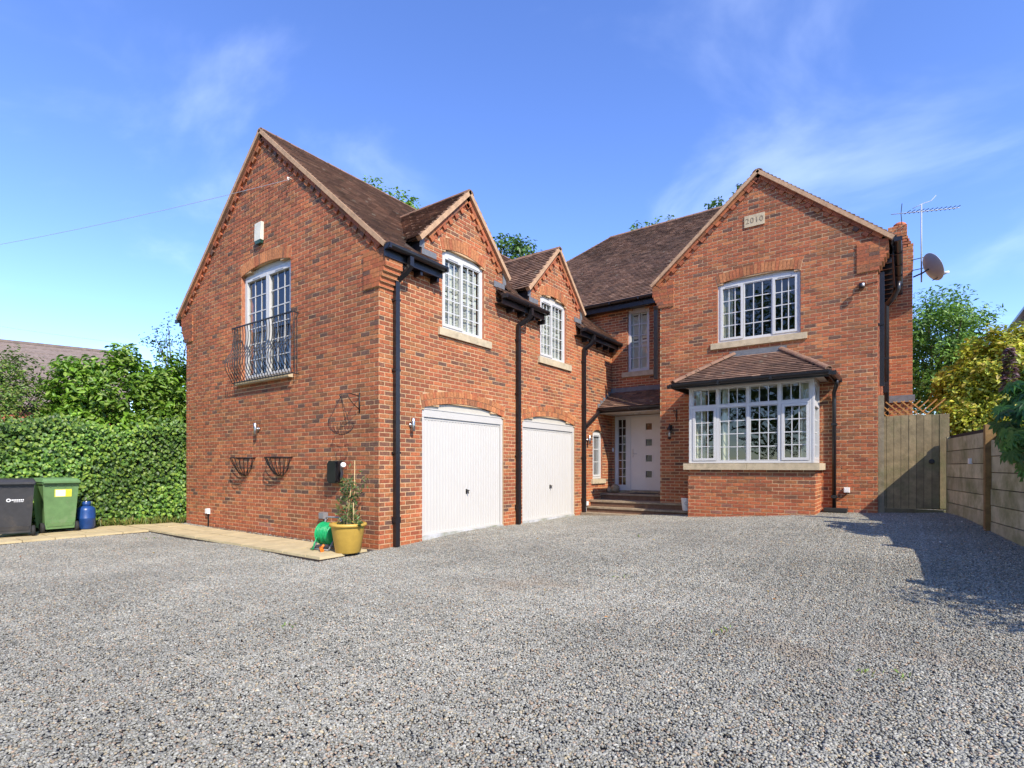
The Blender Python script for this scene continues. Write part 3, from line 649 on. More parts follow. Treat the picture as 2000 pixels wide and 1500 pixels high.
# bay window
zb0, zb1 = 1.40, 3.06
b = MB(); frame_ring(b, BF, 2.93, 5.33, zb0, zb1, .05, -.10, -.02)
for u in (3.52, 4.135, 4.74): b.wbox(BF, u - .03, u + .03, zb0 + .05, zb1 - .05, -.095, -.021)
b.wbox(BF, 2.98, 5.28, 2.60, 2.66, -.094, -.022); b.wbox(BF, 2.90, 2.932, zb0, zb1, -.12, -.012); b.wbox(BF, 5.328, 5.36, zb0, zb1, -.12, -.012)
bay = b.build('bay_window', M_WHITE, house)
def lights(W, spans, zlo, zmid0, zmid1, zhi, opens, rec=.03):
    for k, (x0, x1) in enumerate(spans):
        for (y0, y1, nr) in ((zlo, zmid0, 4), (zmid1, zhi, 1)):
            opn = opens[k] and nr > 1; fr = MB(); wd_ = .052 if opn else .012
            frame_ring(fr, W, x0, x1, y0, y1, wd_, -rec - .05, -rec + (.022 if opn else -.004)); fr.build('casement' if opn else 'fixed_light', M_WHITE, bay)
            g0, g1, h0, h1 = x0 + wd_, x1 - wd_, y0 + wd_, y1 - wd_; dg = -rec - .03
            pane(bay, W, g0, g1, h0, h1, dg)
            for i in range(1, 3): x = g0 + (g1 - g0) * i / 3; bar(bay, W, x - .0095, x + .0095, h0, h1, dg + .001, dg + .013)
            for i in range(1, nr): z = h0 + (h1 - h0) * i / nr; bar(bay, W, g0, g1, z - .0095, z + .0095, dg + .002, dg + .0115)
lights(BF, [(2.985, 3.485), (3.555, 4.10), (4.17, 4.705), (4.775, 5.275)], zb0 + .055, 2.595, 2.665, zb1 - .055, (1, 0, 0, 1))
b = MB(); BRW = Wall((5.36, 0, 0), (0, 1, 0)); frame_ring(b, BRW, 6.40, 7.28, zb0, zb1, .06, -.09, -.012); b.wbox(BRW, 6.46, 7.22, 2.60, 2.66, -.085, -.02); b.build('bay_side_frame', M_WHITE, bay); lights(BRW, [(6.465, 7.215)], zb0 + .06, 2.595, 2.665, zb1 - .06, (1,))
b = MB(); BLW = Wall((2.90, 0, 0), (0, -1, 0)); frame_ring(b, BLW, -7.28, -6.40, zb0, zb1, .06, -.09, -.012); b.wbox(BLW, -7.22, -6.46, 2.60, 2.66, -.085, -.02); b.build('bay_side_frame', M_WHITE, bay); lights(BLW, [(-7.215, -6.465)], zb0 + .06, 2.595, 2.665, zb1 - .06, (0,))
b = MB(); b.box(2.80, 4.13, 6.27, 7.29, 1.255, 1.392); b.box(4.134, 5.46, 6.27, 7.29, 1.255, 1.392); b.build('sill', M_STONE, bay)
b = MB(); b.box(2.90, 5.36, 6.38, 7.29, 3.065, 3.10); b.box(2.76, 5.50, 6.16, 7.29, 3.102, 3.116); b.build('soffit', M_WPAINT, bay)
for (x0, x1) in ((3.0, 3.22), (3.57, 3.72), (5.10, 5.27)): curtain(bay, BF, x0, x1, zb0, zb1, -.16)
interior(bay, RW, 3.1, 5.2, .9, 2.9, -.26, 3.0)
# bay roof
ey, ez_, ty, tz = 6.10, 3.15, 7.29, 3.86; eL, eR, tL, tR = 2.62, 5.64, 3.64, 4.62
bu, btl = MB(), MB(); slab(bu, [(eL, ey, ez_), (eR, ey, ez_), (tR, ty, tz), (tL, ty, tz)], .03); slab(bu, [(eR, ey, ez_), (eR, ty, ez_), (tR, ty, tz)], .03); slab(bu, [(eL, ty, ez_), (eL, ey, ez_), (tL, ty, tz)], .03)
Lf = math.hypot(ty - ey, tz - ez_); Tf = Vector((0, ty - ey, tz - ez_)).normalized()
roof_field(btl, (eL, ey - .02, ez_ - .004), (1, 0, 0), Tf, eR - eL, Lf, lambda s, t: s > (tL - eL) * t / Lf - .03 and s < (eR - eL) - (eR - tR) * t / Lf + .03)
Tr = Vector((-(eR - tR), 0, tz - ez_)).normalized(); Lr = math.hypot(eR - tR, tz - ez_)
roof_field(btl, (eR + .015, ey, ez_ - .004), (0, 1, 0), Tr, ty - ey, Lr, lambda s, t: s > (ty - ey) * t / Lr - .03)
Tl = Vector(((tL - eL), 0, tz - ez_)).normalized(); Ll = math.hypot(tL - eL, tz - ez_)
roof_field(btl, (eL - .015, ey, ez_ - .004), (0, 1, 0), Tl, ty - ey, Ll, lambda s, t: s > (ty - ey) * t / Ll - .03)
br_ = bu.build('bay_roof', M_UNDER, house); btl.build('roof_tiles', M_TILE, br_, 'stuff')
ridge_run(br_, (eL, ey, ez_ + .05), (tL, ty - .02, tz + .05), .08, .33, .05); ridge_run(br_, (eR, ey, ez_ + .05), (tR, ty - .02, tz + .05), .08, .33, .05)
b = MB(); b.box(tL - .1, tR + .1, 7.262, 7.288, tz - .04, tz + .10); b.build('lead_flashing', M_LEAD, br_)
gutter(br_, (eL - .04, ey - .05, 3.13), (eR + .04, ey - .05, 3.13), out=Vector((0, -1, 0))); gutter(br_, (eR + .05, ey - .04, 3.13), (eR + .05, 7.28, 3.13)); gutter(br_, (eL - .05, ey - .04, 3.13), (eL - .05, 7.28, 3.13), out=Vector((-1, 0, 0)))
b = MB(); b.box(eL, eR, ey - .005, ey + .012, 3.04, 3.14); b.box(eR - .012, eR + .005, ey + .014, 7.28, 3.04, 3.14); b.box(eL - .005, eL + .012, ey + .014, 7.28, 3.04, 3.14); b.build('fascia', M_BLACK, br_)
downpipe([(eR + .05, 6.9, 3.07), (eR + .05, 6.95, 2.98), (5.62, 7.22, 2.86), (5.62, 7.235, 2.7), (5.62, 7.235, .45)], .038, 8, [((5.62, 7.245, 2.2), .02), ((5.62, 7.245, .7), .03)], (0, -1, 0))
b = MB(); b.box(5.45, 5.86, 7.02, 7.28, .40, .47); b.build('drain_surround', M_RUB, house)
# porch lean-to roof, front door and steps
pu, pt = MB(), MB(); py0, pz0, pz1 = 7.62, 2.90, 3.42
slab(pu, [(.012, py0, pz0), (1.86, py0, pz0), (1.86, 8.48, pz1), (.012, 8.48, pz1)], .03); Lp = math.hypot(8.48 - py0, pz1 - pz0)
roof_field(pt, (.012, py0 - .02, pz0 - .004), (1, 0, 0), Vector((0, 8.48 - py0, pz1 - pz0)).normalized(), 1.845, Lp)
po = pu.build('porch_roof', M_UNDER, house); pt.build('roof_tiles', M_TILE, po, 'stuff')
b = MB(); b.box(.02, 1.86, 8.455, 8.485, pz1 - .03, pz1 + .13)
for k in range(6): z = pz0 + .04 + k * .1; y = py0 + (z - pz0) / (pz1 - pz0) * (8.48 - py0); b.box(.012, .02, y - .10, y + .10, z, z + .11)
b.build('lead_flashing', M_LEAD, po)
gutter(po, (-.02 + .05, py0 - .05, 2.88), (1.87, py0 - .05, 2.88), out=Vector((0, -1, 0)))
b = MB(); b.box(.02, 1.87, py0, py0 + .02, 2.78, 2.90); b.build('fascia', M_BLACK, po)
b = MB(); b.box(.02, 1.87, py0 + .022, 8.48, 2.765, 2.785); b.build('soffit', M_WPAINT, po)
b = MB(); b.lathe((.95, 8.05, 2.735), [(.09, 0), (.11, .02), (.11, .029)], 16); b.build('ceiling_lamp', M_STEEL, po)
downpipe([(.06, py0 - .05, 2.82), (.075, 7.4, 2.72), (.085, 6.85, 2.42), (.075, 6.74, 2.36)], .034, 4)
b = MB(); frame_ring(b, EW, .085, 1.615, .605, 2.755, .05, -.12, -.04); b.wbox(EW, .45, .56, .655, 2.705, -.118, -.042); b.wbox(EW, .135, .45, .655, .76, -.115, -.045); b.build('door_frame', M_WHITE, house)
side = MB(); frame_ring(side, EW, .135, .45, .76, 2.70, .045, -.10, -.05); sl_ = side.build('side_light', M_WHITE, house); pane(sl_, EW, .18, .405, .805, 2.655, -.08)
bar(sl_, EW, .283, .302, .805, 2.655, -.079, -.068)
for k in range(1, 8): z = .805 + 1.85 * k / 8; bar(sl_, EW, .18, .405, z - .0095, z + .0095, -.078, -.069)
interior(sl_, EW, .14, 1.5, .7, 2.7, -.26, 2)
d = MB(); zs = [.665, 1.02, 1.20, 1.46, 1.64, 1.90, 2.08, 2.34, 2.52, 2.70]
x0, x1 = .56, 1.60; h0, h1 = 1.00, 1.18
d.wbox(EW, x0, h0, .665, 2.70, -.11, -.06); d.wbox(EW, h1, x1, .665, 2.70, -.11, -.06)
for i in range(0, 10, 2): d.wbox(EW, h0, h1, zs[i], zs[i + 1], -.11, -.06)
door = d.build('front_door', M_FDOOR, house)
for i in range(1, 9, 2):
    r_ = MB(); frame_ring(r_, EW, h0 - .03, h1 + .03, zs[i] - .03, zs[i + 1] + .03, .03, -.058, -.048); r_.build('pane_trim', M_FDOOR, door); pane(door, EW, h0, h1, zs[i], zs[i + 1], -.085)
b = MB(); b.wbox(EW, .60, .635, 1.58, 1.82, -.059, -.05); b.tube([EW.P(.617, 1.68, -.03), EW.P(.74, 1.68, -.03)], .009, 8); b.tube([EW.P(.617, 1.68, -.055), EW.P(.617, 1.68, -.025)], .01, 8); b.build('door_handle', M_STEEL, door)
STEPS = [(0.012, 2.86, 6.92, 8.40, .02, .275), (.012, 2.86, 7.16, 8.40, .276, .43), (.012, 1.87, 7.75, 8.40, .431, .59)]
for (xa, xb, ya, yb, z0, z1) in STEPS:
    s_ = MB(); xb2 = xb
    if z1 < .5 and xb > 2: s_.box(xa, xb, ya + .03, 7.285, z0, z1 - .045); s_.box(xa, 1.87, 7.285, yb, z0, z1 - .045)
    else: s_.box(xa, xb, ya + .03, yb, z0, z1 - .045)
    st = s_.build('step', M_RISER, house)
    nb = 3 if xb > 2 else 2
    for k in range(nb):
        t_ = MB(); a_ = xa + (xb - xa) * k / nb; q_ = xa + (xb - xa) * (k + 1) / nb - .006
        yb2 = 7.284 if (z1 < .5 and a_ > 1.5) else yb
        t_.box(a_, q_, ya, yb2 if a_ < 1.8 else 7.284, z1 - .044, z1 + rnd.uniform(-.003, .003)); t_.build('tread', M_STEP, st)
t_ = MB(); t_.box(.012, 2.84, 6.62, 6.95, .02, .135); t_.build('step', M_STEP, house)
b = MB(); b.box(.2, 1.6, 8.40, 8.49, .40, .655); b.build('threshold', M_STEP, house)
# garage doors
for op in (D1, D2):
    u0, u1 = op[0], op[1]; f = MB(); f.wbox(GW, u0 + .003, u0 + .075, .10, 2.20, -.12, -.03); f.wbox(GW, u1 - .075, u1 - .003, .10, 2.20, -.12, -.03); f.wbox(GW, u0 + .003, u1 - .003, 2.20, 2.345, -.12, -.025); f.wbox(GW, u0 + .003, u1 - .003, 2.335, 2.352, -.12, -.015)
    fr = f.build('garage_frame', M_GDOOR, house); h = MB(); arch_head(h, GW, u0 + .006, u1 - .006, 2.353, .14, -.11, -.04); h.build('arched_head', M_WPAINT, fr)
    p = MB(); a, q = u0 + .08, u1 - .08; n = 28; w_ = (q - a) / n
    for i in range(n):
        x = a + i * w_
        for (s0, s1, d0, d1) in ((0, .66, -.055, -.055), (.66, .78, -.055, -.066), (.78, .88, -.066, -.066), (.88, 1., -.066, -.055)):
            p.face([GW.P(x + s0 * w_, .115, d0), GW.P(x + s1 * w_, .115, d1), GW.P(x + s1 * w_, 2.165, d1), GW.P(x + s0 * w_, 2.165, d0)])
    p.wbox(GW, a, q, 2.155, 2.195, -.12, -.05); p.wbox(GW, a, q, .112, .15, -.12, -.046); p.wbox(GW, a, q, .12, 2.19, -.16, -.10)
    gd = p.build('garage_door', M_GDOOR, house)
    hdl = MB(); uc = (u0 + u1) / 2 + .06; hdl.wbox(GW, uc - .022, uc + .022, .80, .89, -.056, -.048); hdl.tube([GW.P(uc, .86, -.05), GW.P(uc, .86, -.01), GW.P(uc + .01, .80, -.008)], .010, 8); hdl.tube([GW.P(uc - .035, .863, -.018), GW.P(uc + .035, .863, -.018)], .012, 8); hdl.build('door_handle', M_IRON, gd)
b = MB(); b.box(-.6, -.01, .9, 6.4, 0, .11); b.build('garage_floor', M_CONC, house)
# Juliet balcony
jb = MB(); JX0, JX1 = -4.38, -2.22
def jp(x, y, z): return (x, -y, z)
jb.tube([jp(JX0, .01, 4.15), jp(JX0, .13, 4.15), jp(JX1, .13, 4.15), jp(JX1, .01, 4.15)], .012, 4); jb2 = MB(); jb2.tube([jp(JX0, .01, 3.03), jp(JX0, .13, 3.03), jp(JX1, .13, 3.03), jp(JX1, .01, 3.03)], .010, 4)
jul = jb.build('juliet_balcony', M_IRON, house); jb2.build('bottom_rail', M_IRON, jul)
def belly(t): return .13 + .15 * (math.sin(math.pi * min(1, max(0, (t - .0) / .62))) ** 1.4 if t < .62 else 0) - .02 * math.sin(math.pi * max(0, (t - .62) / .38))
bm = MB(); pr = [(0, -belly(k / 14) + .13, 3.03 + 1.12 * k / 14) for k in range(15)]; bm.tube(pr, .008, 5); sb = bm.mesh('railing_bar', M_IRON); bm = MB(); bm.tube([(0, 0, 3.03), (0, 0, 4.15)], .0075, 5); sbs = bm.mesh('railing_bar', M_IRON)
nb = 22
for i in range(nb + 1): inst('railing_bar', sb, jul, (JX0 + (JX1 - JX0) * i / nb, -.13, 0))
for x, s_ in ((JX0, -1), (JX1, 1)):
    for y in (.035, .085): inst('railing_bar', sbs, jul, (x, -y, 0))
# date stone
b = MB(); b.wbox(RW, 3.86, 4.285, 6.73, 6.99, -.01, .03); ds = b.build('date_stone', M_STONE, house)
cu = bpy.data.curves.new('date_numerals', 'FONT'); cu.body = '2010'; cu.size = .17; cu.align_x = 'CENTER'; cu.align_y = 'CENTER'; cu.extrude = .004; cu.space_character = 1.15
to = bpy.data.objects.new('tmp', cu); COL.objects.link(to); dg_ = bpy.context.evaluated_depsgraph_get(); tme = bpy.data.meshes.new_from_object(to.evaluated_get(dg_)); bpy.data.objects.remove(to)
tme.materials.clear(); tme.materials.append(M_STEP); inst('date_numerals', tme, ds, RW.P(4.0725, 6.86, .031), (math.pi / 2, 0, 0))

# ------------------------------------------------------------------ paving, gravel, leaves on the ground
import numpy as np
nr = np.random.default_rng(11)
path = MB(); path.box(-7.3, .02, -1.12, -.004, -.06, -.012); path.box(-7.3, -5.75, -6.5, -1.125, -.06, -.012)
path = path.build('paved_path', M_SOIL, kind='structure')
def slab_piece(x0, x1, y0, y1):
    b = MB(); z = .024 + rnd.uniform(-.004, .004); e = .004
    b.hexa([(x0 + e, y0 + e, -.012), (x1 - e, y0 + e, -.012), (x1 - e, y1 - e, -.012), (x0 + e, y1 - e, -.012), (x0 + 2 * e, y0 + 2 * e, z), (x1 - 2 * e, y0 + 2 * e, z + rnd.uniform(-.003, .003)), (x1 - 2 * e, y1 - 2 * e, z), (x0 + 2 * e, y1 - 2 * e, z)]); b.build('paving_slab', M_SLAB, path)
for j, (y0, y1) in enumerate(((-1.10, -.66), (-.66, -.20))):
    x = -7.28 + (.3 if j else 0)
    while x < -.05:
        L = rnd.choice((.6, .45, .6, .75)); x1 = min(x + L, .02 if j == 0 else -.02); slab_piece(x, x1, y0, y1); x = x1 + .004
for i in range(3):
    y = -1.14
    while y > -6.3: L = rnd.choice((.45, .6)); slab_piece(-7.28 + .51 * i, -7.28 + .51 * (i + 1) - .004, y - L, y); y -= L + .004
def ico():
    t = (1 + 5 ** .5) / 2; v = np.array([(-1, t, 0), (1, t, 0), (-1, -t, 0), (1, -t, 0), (0, -1, t), (0, 1, t), (0, -1, -t), (0, 1, -t), (t, 0, -1), (t, 0, 1), (-t, 0, -1), (-t, 0, 1)], float); v /= np.linalg.norm(v[0])
    f = np.array([(0, 11, 5), (0, 5, 1), (0, 1, 7), (0, 7, 10), (0, 10, 11), (1, 5, 9), (5, 11, 4), (11, 10, 2), (10, 7, 6), (7, 1, 8), (3, 9, 4), (3, 4, 2), (3, 2, 6), (3, 6, 8), (3, 8, 9), (4, 9, 5), (2, 4, 11), (6, 2, 10), (8, 6, 7), (9, 8, 1)]); return v, f
IV, IF = ico()
def np_mesh(name, verts, faces, tints, m, per, smooth=False):
    me = bpy.data.meshes.new(name); k = faces.shape[1]; me.vertices.add(len(verts)); me.vertices.foreach_set('co', verts.astype(np.float32).ravel())
    me.loops.add(faces.size); me.loops.foreach_set('vertex_index', faces.astype(np.int32).ravel()); me.polygons.add(len(faces))
    me.polygons.foreach_set('loop_start', np.arange(0, faces.size, k, dtype=np.int32)); 
    me.update(calc_edges=True); me.validate()
    at = me.attributes.new('tint', 'FLOAT_COLOR', 'FACE'); c = np.repeat(np.concatenate([tints, np.ones((len(tints), 1))], 1), per, 0); at.data.foreach_set('color', c.astype(np.float32).ravel())
    if smooth: me.polygons.foreach_set('use_smooth', np.ones(len(faces), bool))
    me.materials.append(m); return me
SPAL = np.array([(.235, .228, .210), (.285, .275, .250), (.185, .180, .166), (.34, .325, .295), (.135, .131, .122), (.31, .235, .185), (.33, .275, .195), (.46, .44, .40), (.27, .20, .15)]); SW_ = np.array([.31, .24, .16, .08, .07, .05, .05, .008, .03]); SW_ /= SW_.sum()
def stones(name, pos, size):
    n = len(pos); v = IV[None] * (1 + nr.normal(0, .16, (n, 12, 1))); a = nr.uniform(0, 6.28, n)
    v = v * np.stack([size * nr.uniform(.75, 1.25, n), size * nr.uniform(.55, .95, n), size * nr.uniform(.4, .75, n)], 1)[:, None, :]
    tl = nr.normal(0, .35, n); ct, st_ = np.cos(tl)[:, None], np.sin(tl)[:, None]; y = v[..., 1] * ct - v[..., 2] * st_; z = v[..., 1] * st_ + v[..., 2] * ct
    c, s = np.cos(a)[:, None], np.sin(a)[:, None]; x2 = v[..., 0] * c - y * s; y2 = v[..., 0] * s + y * c
    v = np.stack([x2, y2, z], -1) + pos[:, None, :]; f = (IF[None] + 12 * np.arange(n)[:, None, None]).reshape(-1, 3)
    t = SPAL[nr.choice(len(SPAL), n, p=SW_)] * np.array([1.11, 1.125, 1.055]) * nr.uniform(.85, 1.2, (n, 1)); return np_mesh(name, v.reshape(-1, 3), f, t, M_PEBBLE, 20)
patches = []
for k in range(8):
    n = 2700; p = np.stack([nr.uniform(-.275, .275, n), nr.uniform(-.275, .275, n), nr.uniform(-.004, .010, n)], 1)
    o = bpy.data.objects.new('gravel_patch', stones('gravel_patch', p, nr.uniform(.0055, .0110, n) * (1 + (nr.random(n) < .03) * .5))); patches.append(o)
pts, rots, idx = [], [], []
cf = Vector((-math.sin(YAW), math.cos(YAW), 0)); crt = Vector((math.cos(YAW), math.sin(YAW), 0))
for i in range(-18, 28):
    for j in range(-16, 22):
        x, y = i * .5 + .25, j * .5 + .25; rel_ = Vector((x, y, 0)) - cam.location; dd = rel_.dot(cf); rr = rel_.dot(crt)
        if dd < .3 or abs(rr) > dd * .95 + 2.2 or dd > 15: continue
        if (x < -.3 and y > .3) or (y > 8.2 and x < 6.4) or (x < -7.6) or x > 9.6: continue
        nx_ = -(gz(x + .25, y) - gz(x - .25, y)) / .5; ny_ = -(gz(x, y + .25) - gz(x, y - .25)) / .5
        pts.append((x, y, gz(x, y) - .024)); q = Vector((0, 0, 1)).rotation_difference(Vector((nx_, ny_, 1)).normalized()).to_matrix() @ Matrix.Rotation(rnd.randrange(4) * math.pi / 2, 3, 'Z')
        rots.append(tuple(q.to_euler())); idx.append(rnd.randrange(8))
me = bpy.data.meshes.new('driveway_gravel'); me.from_pydata(pts, [], [])
a_ = me.attributes.new('rot', 'FLOAT_VECTOR', 'POINT'); a_.data.foreach_set('vector', [q for r in rots for q in r]); a_ = me.attributes.new('idx', 'INT', 'POINT'); a_.data.foreach_set('value', idx)
grav = bpy.data.objects.new('driveway_gravel', me); COL.objects.link(grav); grav['kind'] = 'stuff'; tag(grav, 'loose grey and pinkish gravel covering the whole driveway', 'gravel')
ng = bpy.data.node_groups.new('gravel_spread', 'GeometryNodeTree'); ng.interface.new_socket('Geometry', in_out='INPUT', socket_type='NodeSocketGeometry'); ng.interface.new_socket('Geometry', in_out='OUTPUT', socket_type='NodeSocketGeometry')
gi, go = ng.nodes.new('NodeGroupInput'), ng.nodes.new('NodeGroupOutput'); ip = ng.nodes.new('GeometryNodeInstanceOnPoints'); jn = ng.nodes.new('GeometryNodeJoinGeometry')
for o in patches: oi = ng.nodes.new('GeometryNodeObjectInfo'); oi.inputs['Object'].default_value = o; oi.inputs['As Instance'].default_value = True; ng.links.new(oi.outputs['Geometry'], jn.inputs[0])
na = ng.nodes.new('GeometryNodeInputNamedAttribute'); na.data_type = 'FLOAT_VECTOR'; na.inputs['Name'].default_value = 'rot'; ni = ng.nodes.new('GeometryNodeInputNamedAttribute'); ni.data_type = 'INT'; ni.inputs['Name'].default_value = 'idx'
ip.inputs['Pick Instance'].default_value = True
ng.links.new(gi.outputs[0], ip.inputs['Points']); ng.links.new(jn.outputs[0], ip.inputs['Instance']); ng.links.new(ni.outputs['Attribute'], ip.inputs['Instance Index']); ng.links.new(na.outputs['Attribute'], ip.inputs['Rotation']); ng.links.new(ip.outputs[0], go.inputs[0])
md = grav.modifiers.new('spread', 'NODES'); md.node_group = ng

# ------------------------------------------------------------------ foliage
def leaves(name, c, nrm, tipd, ln, wd_, tints, m=M_LEAF, fold=.25, parent=None, kind='stuff', broad=False):
    n = len(c); nrm = nrm / np.linalg.norm(nrm, axis=1, keepdims=True); d = tipd - nrm * (tipd * nrm).sum(1, keepdims=True); d /= np.linalg.norm(d, axis=1, keepdims=True) + 1e-9; s = np.cross(nrm, d)
    L, W_ = ln[:, None], wd_[:, None]; up = nrm * (W_ * fold)
    if broad:
        v = np.stack([c - d * L * .5, c - d * L * .22 + s * W_ * .5 + up, c + d * L * .12 + s * W_ * .42 + up * .8, c + d * L * .5 - nrm * L * .12, c + d * L * .12 - s * W_ * .42 + up * .8, c - d * L * .22 - s * W_ * .5 + up], 1)
        f = np.array([(0, 3, 2), (0, 2, 1), (0, 5, 4), (0, 4, 3)])[:, ::-1]; k = 6
    else:
        v = np.stack([c - d * L * .5, c + s * W_ * .5 + up, c + d * L * .5, c - s * W_ * .5 + up], 1); f = np.array([(0, 2, 1), (0, 3, 2)])[:, ::-1]; k = 4
    F = (f[None] + k * np.arange(n)[:, None, None]).reshape(-1, 3); me = np_mesh(name, v.reshape(-1, 3), F, tints, m, len(f))
    o = bpy.data.objects.new(name, me); COL.objects.link(o)
    if parent: o.parent = parent
    if kind: o['kind'] = kind
    return o
def tints(pal, n, jit=.2): pal = np.array(pal); return pal[nr.integers(0, len(pal), n)] * nr.uniform(1 - jit, 1 + jit, (n, 1))
def unit(n): v = nr.normal(0, 1, (n, 3)); return v / np.linalg.norm(v, axis=1, keepdims=True)
def clumps(center, radii, nc, npc, cr_, hollow=.55):
    u = unit(nc) * (hollow + (1 - hollow) * nr.random((nc, 1)) ** .6); cc = np.array(center) + u * np.array(radii)
    p = np.repeat(cc, npc, 0) + unit(nc * npc) * (nr.random((nc * npc, 1)) ** .5) * cr_; out = p - np.array(center); return p, out, np.repeat(np.arange(nc), npc), cc
def shrub(name, label, cat, base, center, radii, nc, npc, cr_, ls, pal, aspect=.45, broad=False, trunk=True, hollow=.5, group=None, droop=.0):
    t = thing(name, label, cat, base, group); p, out, ci, cc = clumps(center, radii, nc, npc, cr_, hollow); n = len(p)
    nm = out / np.array(radii) * .6 + unit(n) * .75 + np.array([0, 0, .55]); tp = unit(n) + out * .3 + np.array([0, 0, -droop])
    tn = tints(pal, n, .18) * nr.uniform(.8, 1.2, (nc, 1))[ci]; ln = nr.uniform(.7, 1.25, n) * ls
    leaves('crown' if cat == 'tree' else 'foliage', p - np.array(base), nm, tp, ln, ln * aspect, tn, parent=t, broad=broad)
    b = MB(); bs = Vector(base); ct = Vector(center)
    if trunk:
        r0 = trunk if isinstance(trunk, float) else .05
        b.tube([bs, bs.lerp(ct, .5) + Vector((.05, .03, 0)), ct], [r0, r0 * .75, r0 * .4], 8)
        for q in cc[:: max(1, nc // 14)]:
            q = Vector(q); s_ = bs.lerp(ct, rnd.uniform(.45, .95)); b.tube([s_, s_.lerp(q, .5) + Vector((0, 0, .08)), q], [r0 * .45, r0 * .3, r0 * .12], 5)
        rel(b, t).build('trunk', M_BARK, t)
    return t
G_BRIGHT = [(.16, .31, .025), (.13, .26, .024), (.20, .36, .035), (.09, .19, .02), (.25, .37, .06)]
G_MID = [(.06, .13, .025), (.08, .17, .03), (.05, .11, .02), (.10, .19, .035)]
G_IVY = [(.10, .21, .035), (.13, .26, .04), (.07, .15, .03), (.18, .31, .045), (.25, .37, .055)]
G_GOLD = [(.54, .53, .05), (.44, .48, .045), (.60, .56, .07), (.36, .43, .05), (.46, .36, .06), (.32, .38, .05)]
G_OLIVE = [(.15, .25, .04), (.19, .28, .05), (.11, .19, .03), (.22, .26, .06), (.13, .27, .035)]
# ivy hedge along the left boundary
H0, H1 = Vector((-6.98, .30, 0)), Vector((-8.75, -6.6, 0)); hd = (H1 - H0); hl_ = hd.length; hd.normalize(); hn = Vector((-hd.y, hd.x, 0)); hn = hn if hn.x > 0 else -hn
hedge = thing('ivy_hedge', 'tall clipped boundary hedge of dark glossy ivy behind the bins', 'hedge', H0)
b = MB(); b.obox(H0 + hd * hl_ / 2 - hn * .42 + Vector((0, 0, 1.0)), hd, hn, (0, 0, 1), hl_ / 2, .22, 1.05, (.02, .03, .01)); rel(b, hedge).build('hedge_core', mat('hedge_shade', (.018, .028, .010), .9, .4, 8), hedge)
n = 23000; s_ = nr.uniform(0, hl_, n); z_ = nr.uniform(.02, 1, n) ** .9 * (2.2 + .10 * np.sin(s_ * 3.1) + .07 * np.sin(s_ * 7.7)); bulge = .06 * np.sin(s_ * 2.3 + z_ * 1.7) + .05 * np.sin(s_ * 5.1 - z_ * 3.3)
o_ = nr.normal(-.03, .075, n) + bulge; top = nr.random(n) < .16; o_ = np.where(top, nr.uniform(-.75, .1, n), o_); z_ = np.where(top, 2.18 + nr.normal(0, .09, n) + .08 * np.sin(s_ * 3.1), z_)
hv = np.array(hn); pos = np.outer(s_, np.array(hd)) + np.outer(o_, hv) + np.stack([0 * s_, 0 * s_, z_], 1)
nm = np.tile(hv, (n, 1)) * .9 + np.array([0, 0, .55]) + unit(n) * .55; ln = nr.uniform(.045, .085, n)
leaves('foliage', pos, nm, unit(n) * .5 + np.array([0, 0, -1.]), ln, ln * .95, tints(G_IVY, n, .25) * (1 + .25 * np.sin(s_ * 1.9 + z_ * 2.2))[:, None], parent=hedge, broad=True, fold=.15)
shrub('laurel_shrub', 'bright green glossy laurel rising above the ivy hedge beside the house', 'shrub', (-8.5, -.5, 0), (-8.40, -.35, 2.6), (.9, 2.0, 1.5), 230, 75, .32, .15, G_BRIGHT, .42, True, .05)
shrub('mixed_shrub', 'olive green mixed shrub above the hedge at the far left', 'shrub', (-9.3, -2.9, 0), (-9.0, -2.75, 2.35), (.8, 1.35, 1.4), 150, 80, .28, .09, G_OLIVE, .45, False, .05)
shrub('laurel_shrub', 'laurel behind the black bin at the left edge of the photo', 'shrub', (-9.6, -4.6, 0), (-9.4, -4.6, 2.4), (.8, 1.2, 1.3), 110, 60, .32, .11, G_BRIGHT, .42, True, .05)
shrub('twiggy_tree', 'thin sparse tree with small leaves against the sky left of the house', 'tree', (-9.9, .9, 0), (-9.75, .9, 4.2), (.75, .75, 1.5), 60, 16, .2, .085, G_MID, .5, False, .05, .3)
def weeds(name, label, cat, p, h, n, pal, lean=.35):
    pos = np.repeat(np.array(p), n, 0); k = len(pos); pos = pos + nr.normal(0, .05, (k, 3)) * np.array([1, 1, 0]); pos[:, 2] += nr.uniform(.1, .6, k) * h
    o = leaves(name, pos, unit(k) * .8 + np.array([.5, -.3, .3]), np.array([0, 0, 1.]) + unit(k) * lean, nr.uniform(.5, 1, k) * h, nr.uniform(.008, .02, k), tints(pal, k), fold=.1); return tag(o, label, cat)
wp = [tuple(H0 + hd * (.25 + .085 * i) + hn * rnd.uniform(.06, .2)) for i in range(24)]
weeds('grass_tuft', 'yellowing weeds and grass along the foot of the ivy hedge', 'grass', wp, .26, 26, [(.17, .22, .04), (.28, .24, .07), (.12, .18, .03)])
